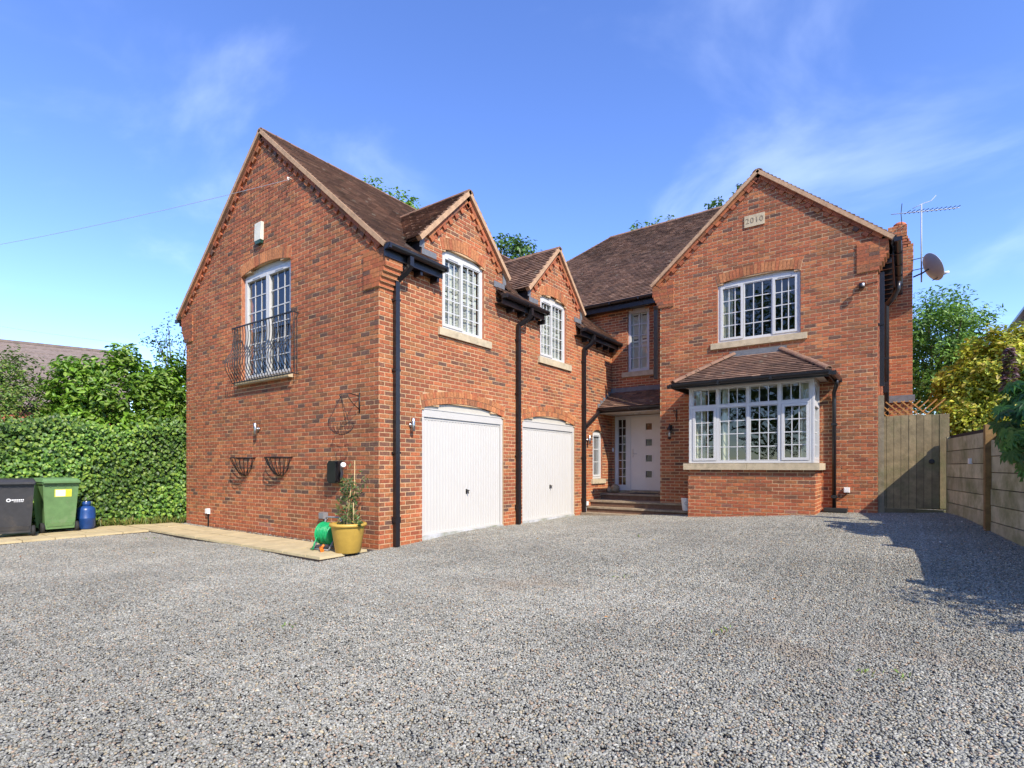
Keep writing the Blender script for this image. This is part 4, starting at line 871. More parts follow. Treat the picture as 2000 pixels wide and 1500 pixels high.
# trees behind the house and on the right
shrub('garden_tree', 'bright green tree top showing above the roof left of the first dormer', 'tree', (-16.4, 14.4, 0), (-16.4, 14.4, 13.5), (3., 3., 2.9), 90, 60, .75, .26, G_BRIGHT, .55, False, .22)
shrub('garden_tree', 'green tree top showing between the two dormer roofs', 'tree', (-11.5, 18.4, 0), (-11.5, 18.4, 11.7), (2.4, 2.4, 2.4), 80, 60, .6, .24, G_MID, .55, False, .2)
shrub('garden_tree', 'sparse tree top just showing above the main roof ridge', 'tree', (-4.5, 23.1, 0), (-4.5, 23.1, 13.4), (1.5, 1.5, 1.9), 34, 22, .3, .2, G_BRIGHT, .5, False, .12)
shrub('garden_tree', 'few leaves of a tree peeping over the left slope of the right gable', 'tree', (.4, 20.6, 0), (.4, 20.6, 12.45), (1.5, 1.5, 1.75), 40, 30, .3, .2, G_MID, .5, False, .12)
shrub('ash_tree', 'leafy green tree rising behind the gate beside the chimney', 'tree', (7.75, 17.4, 0), (7.75, 17.4, 5.0), (1.75, 1.75, 2.1), 200, 75, .42, .17, [(.16, .31, .04), (.12, .25, .035), (.20, .37, .06), (.09, .18, .03)], .36, False, .10, .4)
shrub('slender_tree', 'smaller thin leaved tree to the right of the leafy garden tree', 'tree', (10.2, 16.5, 0), (10.2, 16.5, 4.4), (1.1, 1.1, 1.35), 40, 45, .4, .13, G_MID, .36, False, .06, .4)
shrub('golden_shrub', 'golden green shrub spilling over the gate and the corner of the fence', 'shrub', (8.35, 8.3, .5), (8.32, 8.3, 2.65), (.98, .8, 1.3), 240, 110, .22, .10, G_GOLD, .55, False, .05, .45)
shrub('golden_shrub', 'taller golden shrub behind the acanthus spikes at the right edge', 'shrub', (9.0, 8.9, .5), (9.05, 8.6, 2.75), (.98, 1.0, 1.45), 240, 110, .22, .10, G_GOLD, .55, False, .05, .45)
shrub('golden_shrub', 'low golden sprays spilling over the fence corner next to the gate', 'shrub', (7.95, 7.75, .5), (7.85, 7.72, 2.05), (.42, .36, .55), 60, 60, .16, .075, G_GOLD, .55, False, .02, .4)
# neighbours' trees behind the camera, what the windows mirror
tb = [(-19, -15, 12), (-13, -23, 16), (-7, -26, 18), (-1, -28, 16), (5, -29, 18), (11, -29, 17), (-27, -6, 10), (17, -30, 18), (23, -29, 16), (29, -22, 13)]
allp, alln, allt = [], [], []
for (x, y, h) in tb:
    p, out, ci, cc = clumps((x, y, h * .54), (4.2, 4.0, h * .46), 90, 34, 1.3, .4); allp.append(p); alln.append(out + unit(len(p)) * 1.5); allt.append(tints(G_MID + G_BRIGHT, len(p)))
p = np.concatenate(allp); wood = leaves('tree_line', p, np.concatenate(alln), unit(len(p)), nr.uniform(.35, .6, len(p)), nr.uniform(.25, .4, len(p)), np.concatenate(allt)); tag(wood, 'belt of garden trees across the road, mirrored in the windows', 'trees')

# ------------------------------------------------------------------ fence, gate, trellis and plants on the right
F0, F1 = Vector((7.47, 7.28, 0)), Vector((8.45, .6, 0)); fd = (F1 - F0).normalized(); fnn = Vector((fd.y, -fd.x, 0)); fnn = fnn if fnn.x < 0 else -fnn
fence = thing('board_fence', 'mossy pale fence of wide horizontal boards between slim brown posts on the right', 'fence', F0)
tot = (F1 - F0).length; posts = [0.02, 2.52, 5.0, tot]
for i in range(3):
    a, q = posts[i] + (.05 if i else -.02), posts[i + 1] - .05; pm = F0 + fd * (a + q) / 2; zb = gz(pm.x, pm.y) - .05
    for k in range(6):
        b = MB(); hh = .226; z0 = zb + k * .238; b.obox(pm + Vector((0, 0, z0 + hh / 2)) + fnn * rnd.uniform(-.006, .006), fd, fnn, (0, 0, 1), (q - a) / 2, .025, hh / 2, tuple(np.array([.46, .41, .265]) * rnd.uniform(.82, 1.15))); rel(b, fence).build('board', M_CONC, fence)
    b = MB(); b.obox(pm - fnn * .04 + Vector((0, 0, zb + .74)), fd, fnn, (0, 0, 1), (q - a) / 2, .012, .74); rel(b, fence).build('panel_backing', M_SOIL, fence)
b = MB(); b.obox(F0 - fd * .01 + Vector((0, 0, 1.1)), fd, fnn, (0, 0, 1), .03, .03, .78, (.30, .26, .16)); rel(b, fence).build('end_stop', M_CONC, fence)
for s_ in posts[1:]:
    p_ = F0 + fd * s_; b = MB(); z0 = gz(p_.x, p_.y) - .1; b.obox(p_ + fnn * .03 + Vector((0, 0, z0 + .82)), fd, fnn, (0, 0, 1), .05, .06, .82); rel(b, fence).build('post', M_POST, fence)
b = MB(); p_ = F0 + fd * 1.55 + fnn * .035; b.obox(p_ + Vector((0, 0, gz(p_.x, p_.y) + .95)), fd, fnn, (0, 0, 1), .045, .02, .045); sw = b.build('fence_socket', M_WPL); tag(sw, 'small white socket box fixed to the fence boards', 'socket')
gate = thing('timber_gate', 'weathered close boarded timber gate between house and fence', 'gate', (6.38, 7.42, gz(6.4, 7.4)))
x = 6.385
for k in range(9):
    w_ = rnd.uniform(.112, .128) if k < 8 else 1; d_ = rnd.uniform(-.004, .004); b = MB(); z0 = gz(x, 7.4) + .06
    x1 = min(x + w_, 7.49); b.box(x + .003, x1 - .003, 7.40 + d_, 7.418 + d_, z0, 2.335 + rnd.uniform(-.008, .006), tuple(np.array([.25, .19, .10]) * rnd.uniform(.72, 1.2))); rel(b, gate).build('board', M_WOOD, gate); x = x1
b = MB(); b.box(6.39, 7.49, 7.426, 7.436, .50, 2.32, (.03, .025, .015)); rel(b, gate).build('gate_backing', M_WOOD, gate)
for z in (.85, 2.05): b = MB(); b.box(6.39, 7.43, 7.438, 7.48, z, z + .1, (.18, .15, .09)); rel(b, gate).build('rail', M_WOOD, gate)
b = MB(); b.lathe((7.22, 7.39, 1.42), [(.045, 0), (.045, .012), (.03, .02)], 14, ax=(0, -1, 0)); rel(b, gate).build('latch_ring', M_IRON, gate)
b = MB(); b.box(6.37, 6.47, 7.36, 7.395, .38, 2.75, (.24, .20, .13)); rel(b, gate).build('gate_post', M_WOOD, gate)
b = MB(); b.box(6.475, 7.5, 7.37, 7.46, .36, gz(7, 7.4) + .05, (.15, .125, .07)); rel(b, gate).build('gate_sill', M_WOOD, gate)
trel = thing('trellis', 'orange brown diamond trellis fixed on top of the timber gate', 'trellis', (6.4, 7.44, 2.34))
for k in range(7):
    for sgn in (-1, 1):
        xa = 6.40 + k * .125; xb = xa + sgn * .28
        lo, hi = Vector((xa, 7.445 + .008 * sgn, 2.33)), Vector((xb, 7.445 + .008 * sgn, 2.62))
        if hi.x < 6.38: hi = lo.lerp(hi, (lo.x - 6.38) / (lo.x - hi.x + 1e-6)) if lo.x > 6.381 else None
        if hi is None or (hi - lo).length < .06: continue
        b = MB(); dv = (hi - lo); b.obox((lo + hi) / 2, dv.normalized(), (0, 1, 0), dv.normalized().cross(Vector((0, 1, 0))), dv.length / 2, .005, .011); rel(b, trel).build('slat', M_TRELLIS, trel)
# fatsia: big hand shaped leaves hanging over the fence
fat = thing('fatsia_plant', 'large glossy hand shaped leaves hanging over the fence at the right edge', 'plant', (8.55, 3.3, .4))
C, Nn_, T_, Ls, Ws = [], [], [], [], []
for k in range(190):
    u_ = unit(1)[0]; c0 = np.array([8.22, 3.62, 1.88]) + u_ * np.array([.45, .62, .75]) * (.55 + .45 * rnd.random()); nl = u_ * .7 + np.array([-.25, -.3, .55]) + nr.normal(0, .25, 3); nl /= np.linalg.norm(nl)
    ax = np.cross(nl, np.array([0, 0, 1.])); ax /= np.linalg.norm(ax) + 1e-9; dn = np.cross(ax, nl); dn = dn if dn[2] < 0 else -dn
    for q in range(7):
        an = (q - 3) * .52; dv = dn * math.cos(an) + ax * math.sin(an); L = .19 * (1 - .05 * abs(q - 3)); C.append(c0 + dv * L * .5); Nn_.append(nl + dv * .12); T_.append(dv); Ls.append(L); Ws.append(.055)
leaves('foliage', np.array(C) - np.array([8.55, 3.3, .4]), np.array(Nn_), np.array(T_), np.array(Ls), np.array(Ws), np.repeat(tints([(.05, .15, .03), (.07, .20, .035), (.04, .12, .03), (.09, .24, .04)], 190), 7, 0), parent=fat, broad=True, fold=.12)
b = MB()
for k in range(7): b.tube([(8.55, 3.3, .4), (8.5 + rnd.uniform(-.1, .1), 3.3 + rnd.uniform(-.2, .2), 1.2), (8.4 + rnd.uniform(-.4, .2), 3.3 + rnd.uniform(-.5, .5), 2.0)], [.02, .014, .008], 6)
rel(b, fat).build('stem', M_BARK, fat)
def spike(x, y, z0, z1, lab):
    t = thing('acanthus_spike', lab, 'flower', (x, y, .5), 'acanthus flower spikes behind the fence'); n = 240; hh = nr.uniform(z0, z1, n); an = nr.uniform(0, 6.28, n); r_ = .085 * (1 - (hh - z0) / (z1 - z0) * .55)
    p = np.stack([x + np.cos(an) * r_, y + np.sin(an) * r_, hh], 1) - np.array([x, y, .5]); dv = np.stack([np.cos(an), np.sin(an), .5 + 0 * an], 1)
    leaves('bracts', p, np.stack([np.cos(an) * .3, np.sin(an) * .3, 1 + 0 * an], 1), dv, nr.uniform(.08, .12, n), nr.uniform(.045, .07, n), tints([(.20, .10, .12), (.10, .13, .05), (.22, .13, .14), (.12, .06, .06), (.42, .34, .33)], n), parent=t)
    b = MB(); b.tube([(x + .05, y, .5), (x + .02, y, (z0 + .5) / 2), (x, y, z1)], [.012, .01, .006], 6); rel(b, t).build('stem', mat('green_stem', (.20, .27, .08), .6), t)
spike(8.02, 4.75, 2.42, 3.02, 'purple acanthus flower spike standing in front of the golden shrub'); spike(8.22, 3.95, 2.35, 2.82, 'left of the two close purple acanthus spikes at the right edge'); spike(8.32, 3.70, 2.32, 2.78, 'right of the two close purple acanthus spikes at the right edge')
shrub('garden_shrub', 'dark shrub beyond the right edge of the photo, shading the gravel', 'shrub', (9.8, -.2, .1), (9.7, -.2, 1.7), (.75, .8, 1.1), 60, 45, .3, .09, G_MID, .5, False, .05)

# ------------------------------------------------------------------ neighbouring houses
nb = thing('neighbour_house', 'low brown roof of a neighbouring house above the hedge at the left', 'house', (-27, .6, 0))
rd = Vector((.295, .955, 0)).normalized(); rn = Vector((rd.y, -rd.x, 0)); P0 = Vector((-27.1, .59, 7.15)) - rd * 5; Lr_ = 9.8; rows = MB(); n = 12
for k in range(n):
    t0, t1 = k / n, (k + 1) / n + .004; a = P0 + rn * (4.6 * (1 - t0)) - Vector((0, 0, 3.3 * (1 - t0))); q = P0 + rn * (4.6 * (1 - t1)) - Vector((0, 0, 3.3 * (1 - t1)))
    rows.hexa([a - Vector((0, 0, .06)), a + rd * Lr_ - Vector((0, 0, .06)), q + rd * Lr_ - Vector((0, 0, .08)), q - Vector((0, 0, .08)), a + Vector((0, 0, .03)), a + rd * Lr_ + Vector((0, 0, .03)), q + rd * Lr_, q])
rel(rows, nb).build('roof', M_SLATEROOF, nb)
b = MB(); slab(b, [P0, P0 + rd * Lr_, P0 + rd * Lr_ - rn * 4.6 - Vector((0, 0, 3.3)), P0 - rn * 4.6 - Vector((0, 0, 3.3))]); rel(b, nb).build('roof', M_SLATEROOF, nb)
b = MB(); b.obox(P0 + rd * Lr_ / 2 - Vector((0, 0, 3.55 + 1.9)), rd, rn, (0, 0, 1), Lr_ / 2 - .2, 4.2, 1.9); rel(b, nb).build('wall', M_RED, nb)
b = MB(); b.obox(P0 + rd * Lr_ / 2, rd, rn, (0, 0, 1), Lr_ / 2, .12, .06); rel(b, nb).build('ridge', M_SLATEROOF, nb)
nb2 = thing('neighbour_house', 'dark eave corner of a neighbouring house at the right edge', 'house', (14, 25, 0))
b = MB(); b.box(11.3, 18, 21.6, 29, 0, 7.55); rel(b, nb2).build('wall', M_RED, nb2)
b = MB(); slab(b, [(10.75, 21.2, 7.8), (10.75, 29.4, 7.8), (14.4, 29.4, 10.6), (14.4, 21.2, 10.6)], .12); slab(b, [(18.5, 21.2, 7.8), (18.5, 29.4, 7.8), (14.4, 29.4, 10.6), (14.4, 21.2, 10.6)], .12); rel(b, nb2).build('roof', M_SLATEROOF, nb2)
b = MB(); b.box(10.68, 10.84, 21.15, 29.4, 7.62, 7.74); rel(b, nb2).build('gutter', M_BLACK, nb2)

# ------------------------------------------------------------------ things on the walls
def rotated(b, o, ang, loc):
    c, s = math.cos(ang), math.sin(ang); b.v = [(x * c - y * s, x * s + y * c, z) for x, y, z in b.v]; return b
def bin_(name, label, loc, ang, m, lab):
    t = thing(name, label, 'bin', loc, None); t.rotation_euler = (0, 0, ang)
    b = MB(); b.hexa([(-.28, -.23, .07), (.26, -.23, .07), (.26, .23, .07), (-.28, .23, .07), (-.34, -.285, .98), (.33, -.285, .98), (.33, .285, .98), (-.34, .285, .98)]); b.hexa([(-.36, -.30, .955), (.35, -.30, .955), (.35, .30, .955), (-.36, .30, .955), (-.36, -.30, .995), (.35, -.30, .995), (.35, .30, .995), (-.36, .30, .995)])
    for y in (-.17, -.06, .06, .17): b.box(.326, .338, y - .008, y + .008, .90, .955)
    b.hexa([(.255, -.20, .12), (.275, -.20, .12), (.275, .20, .12), (.255, .20, .12), (.272, -.22, .20), (.29, -.22, .20), (.29, .22, .20), (.272, .22, .20)]); b.build('body', m, t)
    l = MB(); l.hexa([(-.38, -.31, .997), (.38, -.31, .997), (.38, .31, .997), (-.38, .31, .997), (-.33, -.27, 1.075), (.30, -.27, 1.06), (.30, .27, 1.06), (-.33, .27, 1.075)]); l.box(.36, .40, -.29, .29, .975, 1.012); l.build('lid', m, t)
    for y in (-.27, .27):
        w = MB(); w.lathe((.22, y - .03, .10), [(.03, 0), (.10, .005), (.10, .055), (.03, .06)], 18, ax=(0, 1, 0)); w.build('wheel', M_RUB, t)
    a = MB(); a.tube([(.22, -.26, .10), (.22, .26, .10)], .012, 8); a.build('axle', M_STEEL, t)
    if lab == 'green':
        k = MB(); k.hexa([(.305, -.10, .70), (.312, -.10, .70), (.312, .17, .70), (.305, .17, .70), (.318, -.10, .85), (.325, -.10, .85), (.325, .17, .85), (.318, .17, .85)]); k.build('label_border', M_YEL, t)
        k = MB(); k.hexa([(.307, -.085, .712), (.314, -.085, .712), (.314, .07, .712), (.307, .07, .712), (.319, -.085, .838), (.326, -.085, .838), (.326, .07, .838), (.319, .07, .838)]); k.build('label_sheet', M_LABEL, t)
        k = MB(); k.hexa([(.312, .095, .79), (.318, .095, .79), (.318, .145, .79), (.312, .145, .79), (.317, .095, .825), (.323, .095, .825), (.323, .145, .825), (.317, .145, .825)]); k.build('label_print', M_GREY, t)
    else:
        k = MB(); R_ = .032
        for i in range(14):
            a0, a1 = 6.283 * i / 14, 6.283 * (i + 1) / 14
            k.face([(.314 + .0, -.07 + R_ * math.cos(a0), .68 + R_ * math.sin(a0)), (.314, -.07 + R_ * math.cos(a1), .68 + R_ * math.sin(a1)), (.314, -.07 + .55 * R_ * math.cos(a1), .68 + .55 * R_ * math.sin(a1)), (.314, -.07 + .55 * R_ * math.cos(a0), .68 + .55 * R_ * math.sin(a0))])
        for i in range(7): k.box(.312, .3145, -.03 + i * .025, -.012 + i * .025, .672, .695)
        for i in range(6): k.box(.310, .3125, .0 + i * .023, .016 + i * .023, .645, .657)
        k.build('printed_logo', M_WPL, t)
    return t
bin_('wheelie_bin', 'black wheelie bin with a white printed logo on the paving', (-6.72, -3.02, .026), -.22, M_KBIN, 'black'); bin_('wheelie_bin', 'green wheelie bin with a yellow edged label beside the black bin', (-7.0, -2.34, .026), .02, M_GBIN, 'green')
gc = thing('gas_cylinder', 'dark blue gas cylinder standing beside the green bin', 'gas cylinder', (-7.02, -1.83, .026))
b = MB(); b.lathe((0, 0, 0), [(.13, 0), (.13, .03), (.15, .05), (.155, .22), (.158, .225), (.155, .23), (.155, .38), (.14, .44), (.09, .475), (.03, .485)], 22); b.build('body', M_BLUE, gc)
b = MB(); b.lathe((0, 0, .47), [(.075, 0), (.075, .10), (.068, .10), (.068, .01)], 18); b.build('collar', M_BLUE, gc); b = MB(); b.lathe((0, 0, .48), [(.02, 0), (.02, .07), (.03, .075), (.03, .1)], 12); b.build('valve', M_STEEL, gc)
# hayrack baskets
def hayrack(x, lab):
    t = thing('hayrack_basket', lab, 'wall basket', (x, -.012, 1.5), 'empty iron hayrack baskets on the gable wall'); hw, dp, ht = .37, .26, .36
    def rim(z, k): return [(hw * k * math.cos(a), -dp * k * math.sin(a), z) for a in [math.pi * i / 14 for i in range(15)]]
    b = MB(); b.tube(rim(0, 1), .011, 6); b.tube([(-hw, 0, 0), (hw, 0, 0)], .009, 6); b.build('rim', M_IRON, t)
    b = MB(); b.tube(rim(-.2, .86), .006, 5); b.build('hoop', M_IRON, t)
    for i in range(10):
        a = math.pi * (i + .5) / 10; b = MB(); b.tube([(hw * math.cos(a) * k, -dp * math.sin(a) * k, -ht * (1 - k ** 2.2) ) for k in (1, .97, .9, .8, .65, .45, .22, .02)], .008, 5); b.build('bar', M_IRON, t)
    for i in range(1, 5): xx = hw * (-1 + 2 * i / 5); b = MB(); b.tube([(xx, 0, 0), (xx, 0, -ht * (1 - abs(xx / hw) ** 2.2))], .005, 5); b.build('bar', M_IRON, t)
hayrack(-4.08, 'left of the two empty black iron hayrack baskets on the gable wall'); hayrack(-2.78, 'right of the two empty black iron hayrack baskets on the gable wall')
hbk = thing('hanging_basket', 'empty wire hanging basket on a scrolled iron bracket near the corner', 'hanging basket', (-.47, -.012, 2.38))
b = MB(); b.tube([(0, 0, -.17), (0, 0, .16)], .012, 6); b.tube([(0, 0, .10), (0, -.18, .13), (0, -.36, .10)], .009, 6); b.tube([(0, 0, -.12), (0, -.12, -.04), (0, -.22, .06), (0, -.24, .11)], .007, 6); b.tube([(0, -.36, .10), (0, -.39, .08), (0, -.38, .05), (0, -.355, .06)], .007, 6); b.build('bracket', M_IRON, hbk)
zc_ = -.36; rim_ = [(.2 * math.cos(a), -.36 + .2 * math.sin(a), zc_) for a in [6.283 * i / 20 for i in range(21)]]
b = MB(); b.tube(rim_, .004, 5, caps=False); b.build('rim', M_IRON, hbk)
for i in range(9): a = math.pi * i / 9; b = MB(); b.tube([(.2 * math.cos(a) * math.cos(q), -.36 + .2 * math.sin(a) * math.cos(q), zc_ - .19 * math.sin(q)) for q in [math.pi * j / 12 for j in range(13)]], .0022, 4); b.build('wire', M_IRON, hbk)
b = MB(); b.tube([(.128 * math.cos(a), -.36 + .128 * math.sin(a), zc_ - .145) for a in [6.283 * i / 16 for i in range(17)]], .0035, 4, caps=False); b.build('wire', M_IRON, hbk)
for i in range(3): a = 2.1 * i; b = MB(); b.tube([(.2 * math.cos(a), -.36 + .2 * math.sin(a), zc_), (0, -.37, .06)], .003, 4); b.build('chain', M_IRON, hbk)
# alarm box, wall lights, sockets, charger
al = thing('alarm_box', 'white burglar alarm box high on the left gable wall', 'alarm box', (-3.51, -.012, 5.93))
b = MB(); b.hexa([(-.11, -.07, -.15), (.11, -.07, -.15), (.11, 0, -.15), (-.11, 0, -.15), (-.12, -.055, .20), (.12, -.055, .20), (.12, 0, .20), (-.12, 0, .20)]); b.build('cover', mat('ivory_plastic', (.70, .68, .56), .5, .08), al); b = MB(); b.hexa([(-.09, -.055, -.21), (.09, -.055, -.21), (.10, 0, -.21), (-.10, 0, -.21), (-.11, -.069, -.152), (.11, -.069, -.152), (.11, 0, -.152), (-.11, 0, -.152)]); b.build('strobe_lens', mat('dark_green_lens', (.02, .07, .05), .2, .1), al)
def wall_light(W, u, z, lab):
    p = W.P(u, z, .012); t = thing('wall_light', lab, 'wall light', p, 'steel up and down wall lights'); t.rotation_euler = W.rot
    b = MB(); b.lathe((0, -.075, -.11), [(.028, 0), (.032, .003), (.032, .217), (.028, .22)], 16); b.build('tube', M_STEEL, t); b = MB(); b.lathe((0, 0, 0), [(.035, 0), (.035, .02), (.018, .021), (.018, .05)], 14, ax=(0, -1, 0)); b.build('wall_plate', M_STEEL, t)
wall_light(LW, -3.57, 2.07, 'steel wall light on the gable wall above the hayrack baskets'); wall_light(GW, .66, 2.03, 'steel wall light between the corner downpipe and the first garage door'); wall_light(GW, 6.98, 2.03, 'steel wall light between the third downpipe and the small window')
def small_box(name, lab, cat, W, u, z, w, h, d, m):
    p = W.P(u, z, .011); t = thing(name, lab, cat, p); t.rotation_euler = W.rot; b = MB(); e = .008
    b.hexa([(-w, 0, -h), (-w, 0, h), (w, 0, h), (w, 0, -h), (-w + e, -d, -h + e), (-w + e, -d, h - e), (w - e, -d, h - e), (w - e, -d, -h + e)][:]); b.build('cover', m, t); b = MB(); b.hexa([(-w + .02, -d - .003, -h + .02), (w - .02, -d - .003, -h + .02), (w - .02, -d + .002, -h + .02), (-w + .02, -d + .002, -h + .02), (-w + .02, -d - .003, h - .02), (w - .02, -d - .003, h - .02), (w - .02, -d + .002, h - .02), (-w + .02, -d + .002, h - .02)]); b.build('flap', m, t); return t
t = small_box('outdoor_socket', 'white outdoor socket box low on the left gable wall', 'socket', LW, -5.64, .34, .06, .06, .06, M_WPL); b = MB(); b.box(-.012, .012, -.025, 0, -.34, -.06); b.build('conduit', M_BLACK, t)
t = small_box('outdoor_socket', 'grey outdoor socket box above the green hose reel', 'socket', LW, -1.40, .47, .075, .06, .09, M_GREY); b = MB(); b.box(-.02, .02, -.03, 0, -.34, -.06); b.build('conduit', M_BLACK, t)
t = small_box('outdoor_socket', 'white socket box low on the wall right of the bay', 'socket', RW, 5.84, .84, .055, .055, .05, M_WPL); b = MB(); b.tube([(-.0, -.02, -.05), (-.03, -.02, -.12), (-.12, -.02, -.17), (-.2, -.02, -.16)], .007, 6); b.build('cable', M_BLACK, t)
t = small_box('door_bell', 'white door bell box beside the front door', 'door bell', EW, .045, 1.80, .025, .05, .03, M_WPL); b = MB(); b.tube([(0, -.006, .05), (0, -.006, .95)], .006, 5); b.build('cable', M_VERGE, t)
t = small_box('tap_cover', 'white insulated cover low beside the third downpipe', 'tap cover', GW, 6.86, .36, .05, .06, .09, M_WPL); b = MB(); b.tube([(0, -.03, -.05), (.01, -.03, -.25)], .016, 6); b.build('pipe', M_WPL, t)
ev = thing('ev_charger', 'black wall mounted car charger with coiled holder above the plant pot', 'car charger', (-1.04, -.012, 1.23))
b = MB(); prof = [(.11, -.19), (.14, -.16), (.14, .16), (.11, .19), (-.11, .19), (-.14, .16), (-.14, -.16), (-.11, -.19)]; wv = Wall((0, 0, 0), (1, 0, 0)); b.prism(wv, prof, 0, .11); b.prism(wv, [(x_ * .85, z_ * .9) for x_, z_ in prof], .11, .135); b.build('body', M_BLACK, ev)
b = MB(); b.tube([(.15, -.05, -.12), (.19, -.06, -.02), (.22, -.09, .06), (.30, -.14, .10), (.36, -.17, .115)], [.022, .022, .026, .034, .036], 10); b.build('plug_holder', M_GREY, ev); b = MB(); b.lathe((.36, -.17, .115), [(.042, 0), (.045, .03), (.036, .06)], 14, ax=(.85, -.4, .2)); b.build('plug_cap', M_WPL, ev)
# potted plant with canes
pot = thing('plant_pot', 'mustard yellow ribbed plant pot at the corner of the house', 'plant pot', (-.06, -.55, .02))
b = MB(); b.lathe((0, 0, 0), [(.175, 0), (.185, .01), (.245, .38), (.25, .395), (.272, .40), (.28, .42), (.272, .445), (.25, .45), (.235, .44), (.225, .38)], 36); b.build('body', M_POT, pot); b = MB(); b.lathe((0, 0, .37), [(.24, 0), (.23, .03), (.0, .045)], 24); b.build('soil', M_SOIL, pot)
cl_ = thing('climbing_plant', 'straggly climbing plant on bamboo canes in the yellow pot', 'plant', (-.06, -.55, .42))
for (dx_, dy_, tx, ty_, h_) in ((-.05, .02, .02, .05, .72), (.02, -.04, -.05, .04, .42), (.09, .03, .10, .02, .36), (-.10, -.02, -.06, .03, .38), (.04, .08, .03, .1, 1.0)):
    b = MB(); b.tube([(dx_, dy_, -.05), (tx, ty_, h_)], .007, 6); b.build('cane', M_CANE, cl_)
n = 470; hh = nr.random(n) ** 1.25 * .74; an = nr.choice([.3, 1.4, 2.6, 3.9, 5.2], n) + nr.normal(0, .35, n); rr = .05 + .13 * nr.random(n) * (1 - hh * .5) + .03 * np.sin(hh * 14 + an); pp = np.stack([rr * np.cos(an) - .02, rr * np.sin(an) + .02, hh], 1)
pp[-40:] = np.array([-.18, .25, .5]) + nr.normal(0, .09, (40, 3)) + np.array([0, .1, .25]) * nr.random((40, 1)); pp[-60:-40] = np.array([.27, 0, .05]) + nr.normal(0, .03, (20, 3))
leaves('foliage', pp, unit(n) + np.array([.4, -.4, .5]), unit(n) + np.array([0, 0, -.6]), nr.uniform(.05, .10, n), nr.uniform(.02, .035, n), tints([(.08, .14, .03), (.12, .19, .05), (.06, .10, .03), (.20, .20, .07)], n), parent=cl_)
# hose reel
hr_ = thing('hose_reel', 'green garden hose wound on a grey hose reel beside the pot', 'hose reel', (-.56, -.52, .026)); hr_.rotation_euler = (0, 0, math.radians(8))
b = MB()
for lay in range(3):
    for k in range(9): rr_ = .115 + lay * .022 + rnd.uniform(-.006, .006); xo = -.11 + k * .0265 + rnd.uniform(-.004, .004); b.tube([(xo + .008 * math.sin(a * 2 + k), rr_ * math.cos(a), .24 + rr_ * math.sin(a)) for a in [6.283 * i / 24 for i in range(25)]], .0105, 6, caps=False)
b.tube([(-.11, -.13, .24), (-.12, -.20, .10), (-.10, -.24, .02), (-.2, -.2, .012), (-.26, -.05, .012)], .0105, 6); b.build('hose', M_HOSE, hr_)
for x_ in (-.14, .135): b = MB(); b.lathe((x_ - .008, 0, .24), [(.05, 0), (.178, .002), (.182, .008), (.178, .014), (.05, .016)], 26, ax=(1, 0, 0)); b.build('drum_flange', M_HOSE, hr_)
b = MB()
for x_ in (-.17, .165): b.tube([(x_, .16, .012), (x_, .02, .24), (x_, .08, .46)], .014, 8); b.tube([(x_, -.18, .012), (x_, .0, .24)], .014, 8)
b.tube([(-.17, .08, .46), (-.15, .09, .49), (.145, .09, .49), (.165, .08, .46)], .014, 8); b.tube([(-.17, -.18, .012), (.165, -.18, .012)], .013, 8); b.tube([(-.17, .16, .012), (.165, .16, .012)], .013, 8); b.build('stand', M_GREY, hr_)
b = MB(); b.tube([(.05, -.24, .05), (.09, -.26, .035), (.14, -.28, .02)], [.022, .02, .03], 10); b.tube([(.09, -.26, .04), (.13, -.24, .10)], .018, 8); b.build('spray_nozzle', M_ORANGE, hr_)
# lantern and bracket by the door
lan = thing('wall_lantern', 'black carriage lantern with clear glass on the wall by the door', 'lantern', (2.162, 7.288, 2.2))
b = MB(); b.box(-.03, .03, -.02, 0, -.06, .14); b.tube([(0, -.01, .08), (0, -.08, .17), (0, -.12, .15)], .009, 6); b.build('back_plate', M_IRON, lan); b = MB(); b.lathe((0, -.12, .02), [(.075, 0), (.04, .06), (.015, .09), (.01, .13)], 6); b.build('cap', M_IRON, lan)
b = MB(); b.lathe((0, -.12, -.16), [(.045, 0), (.062, .18)], 6); b.build('glass', M_GLASS, lan); b = MB(); b.lathe((0, -.12, -.14), [(.018, 0), (.022, .05), (.012, .09)], 10); b.build('bulb', M_WPL, lan); b = MB(); b.lathe((0, -.12, -.22), [(.012, 0), (.05, .03), (.047, .06)], 6); b.build('base', M_IRON, lan)
bk = thing('basket_bracket', 'empty black scrolled basket bracket above the door lantern', 'bracket', (2.30, 7.288, 2.6)); b = MB(); b.tube([(0, 0, -.16), (0, 0, .12)], .011, 6); b.tube([(0, 0, .07), (-.0, -.17, .09), (0, -.26, .04)], .009, 6); b.tube([(0, 0, -.1), (0, -.08, -.05), (0, -.14, .07)], .007, 6); b.build('arm', M_IRON, bk)
wp_ = thing('white_pot', 'white pot with terracotta rim on the step by the bay', 'plant pot', (2.62, 7.07, .276)); b = MB(); b.lathe((0, 0, 0), [(.095, 0), (.10, .01), (.135, .30), (.135, .305)], 24); b.build('body', M_WPL, wp_); b = MB(); b.lathe((0, 0, .306), [(.137, 0), (.142, .05), (.12, .05), (.115, .0)], 24); b.build('rim', M_TERRA, wp_)
b = MB(); R_ = .04
for i in range(18): a0, a1 = 6.283 * i / 18, 6.283 * (i + 1) / 18; b.face([(.03 + r * math.cos(a), -.128 + .0, .18 + r * math.sin(a)) for r, a in ((R_, a0), (R_, a1), (R_ * .8, a1), (R_ * .8, a0))])
b.build('printed_ring', M_GREY, wp_)
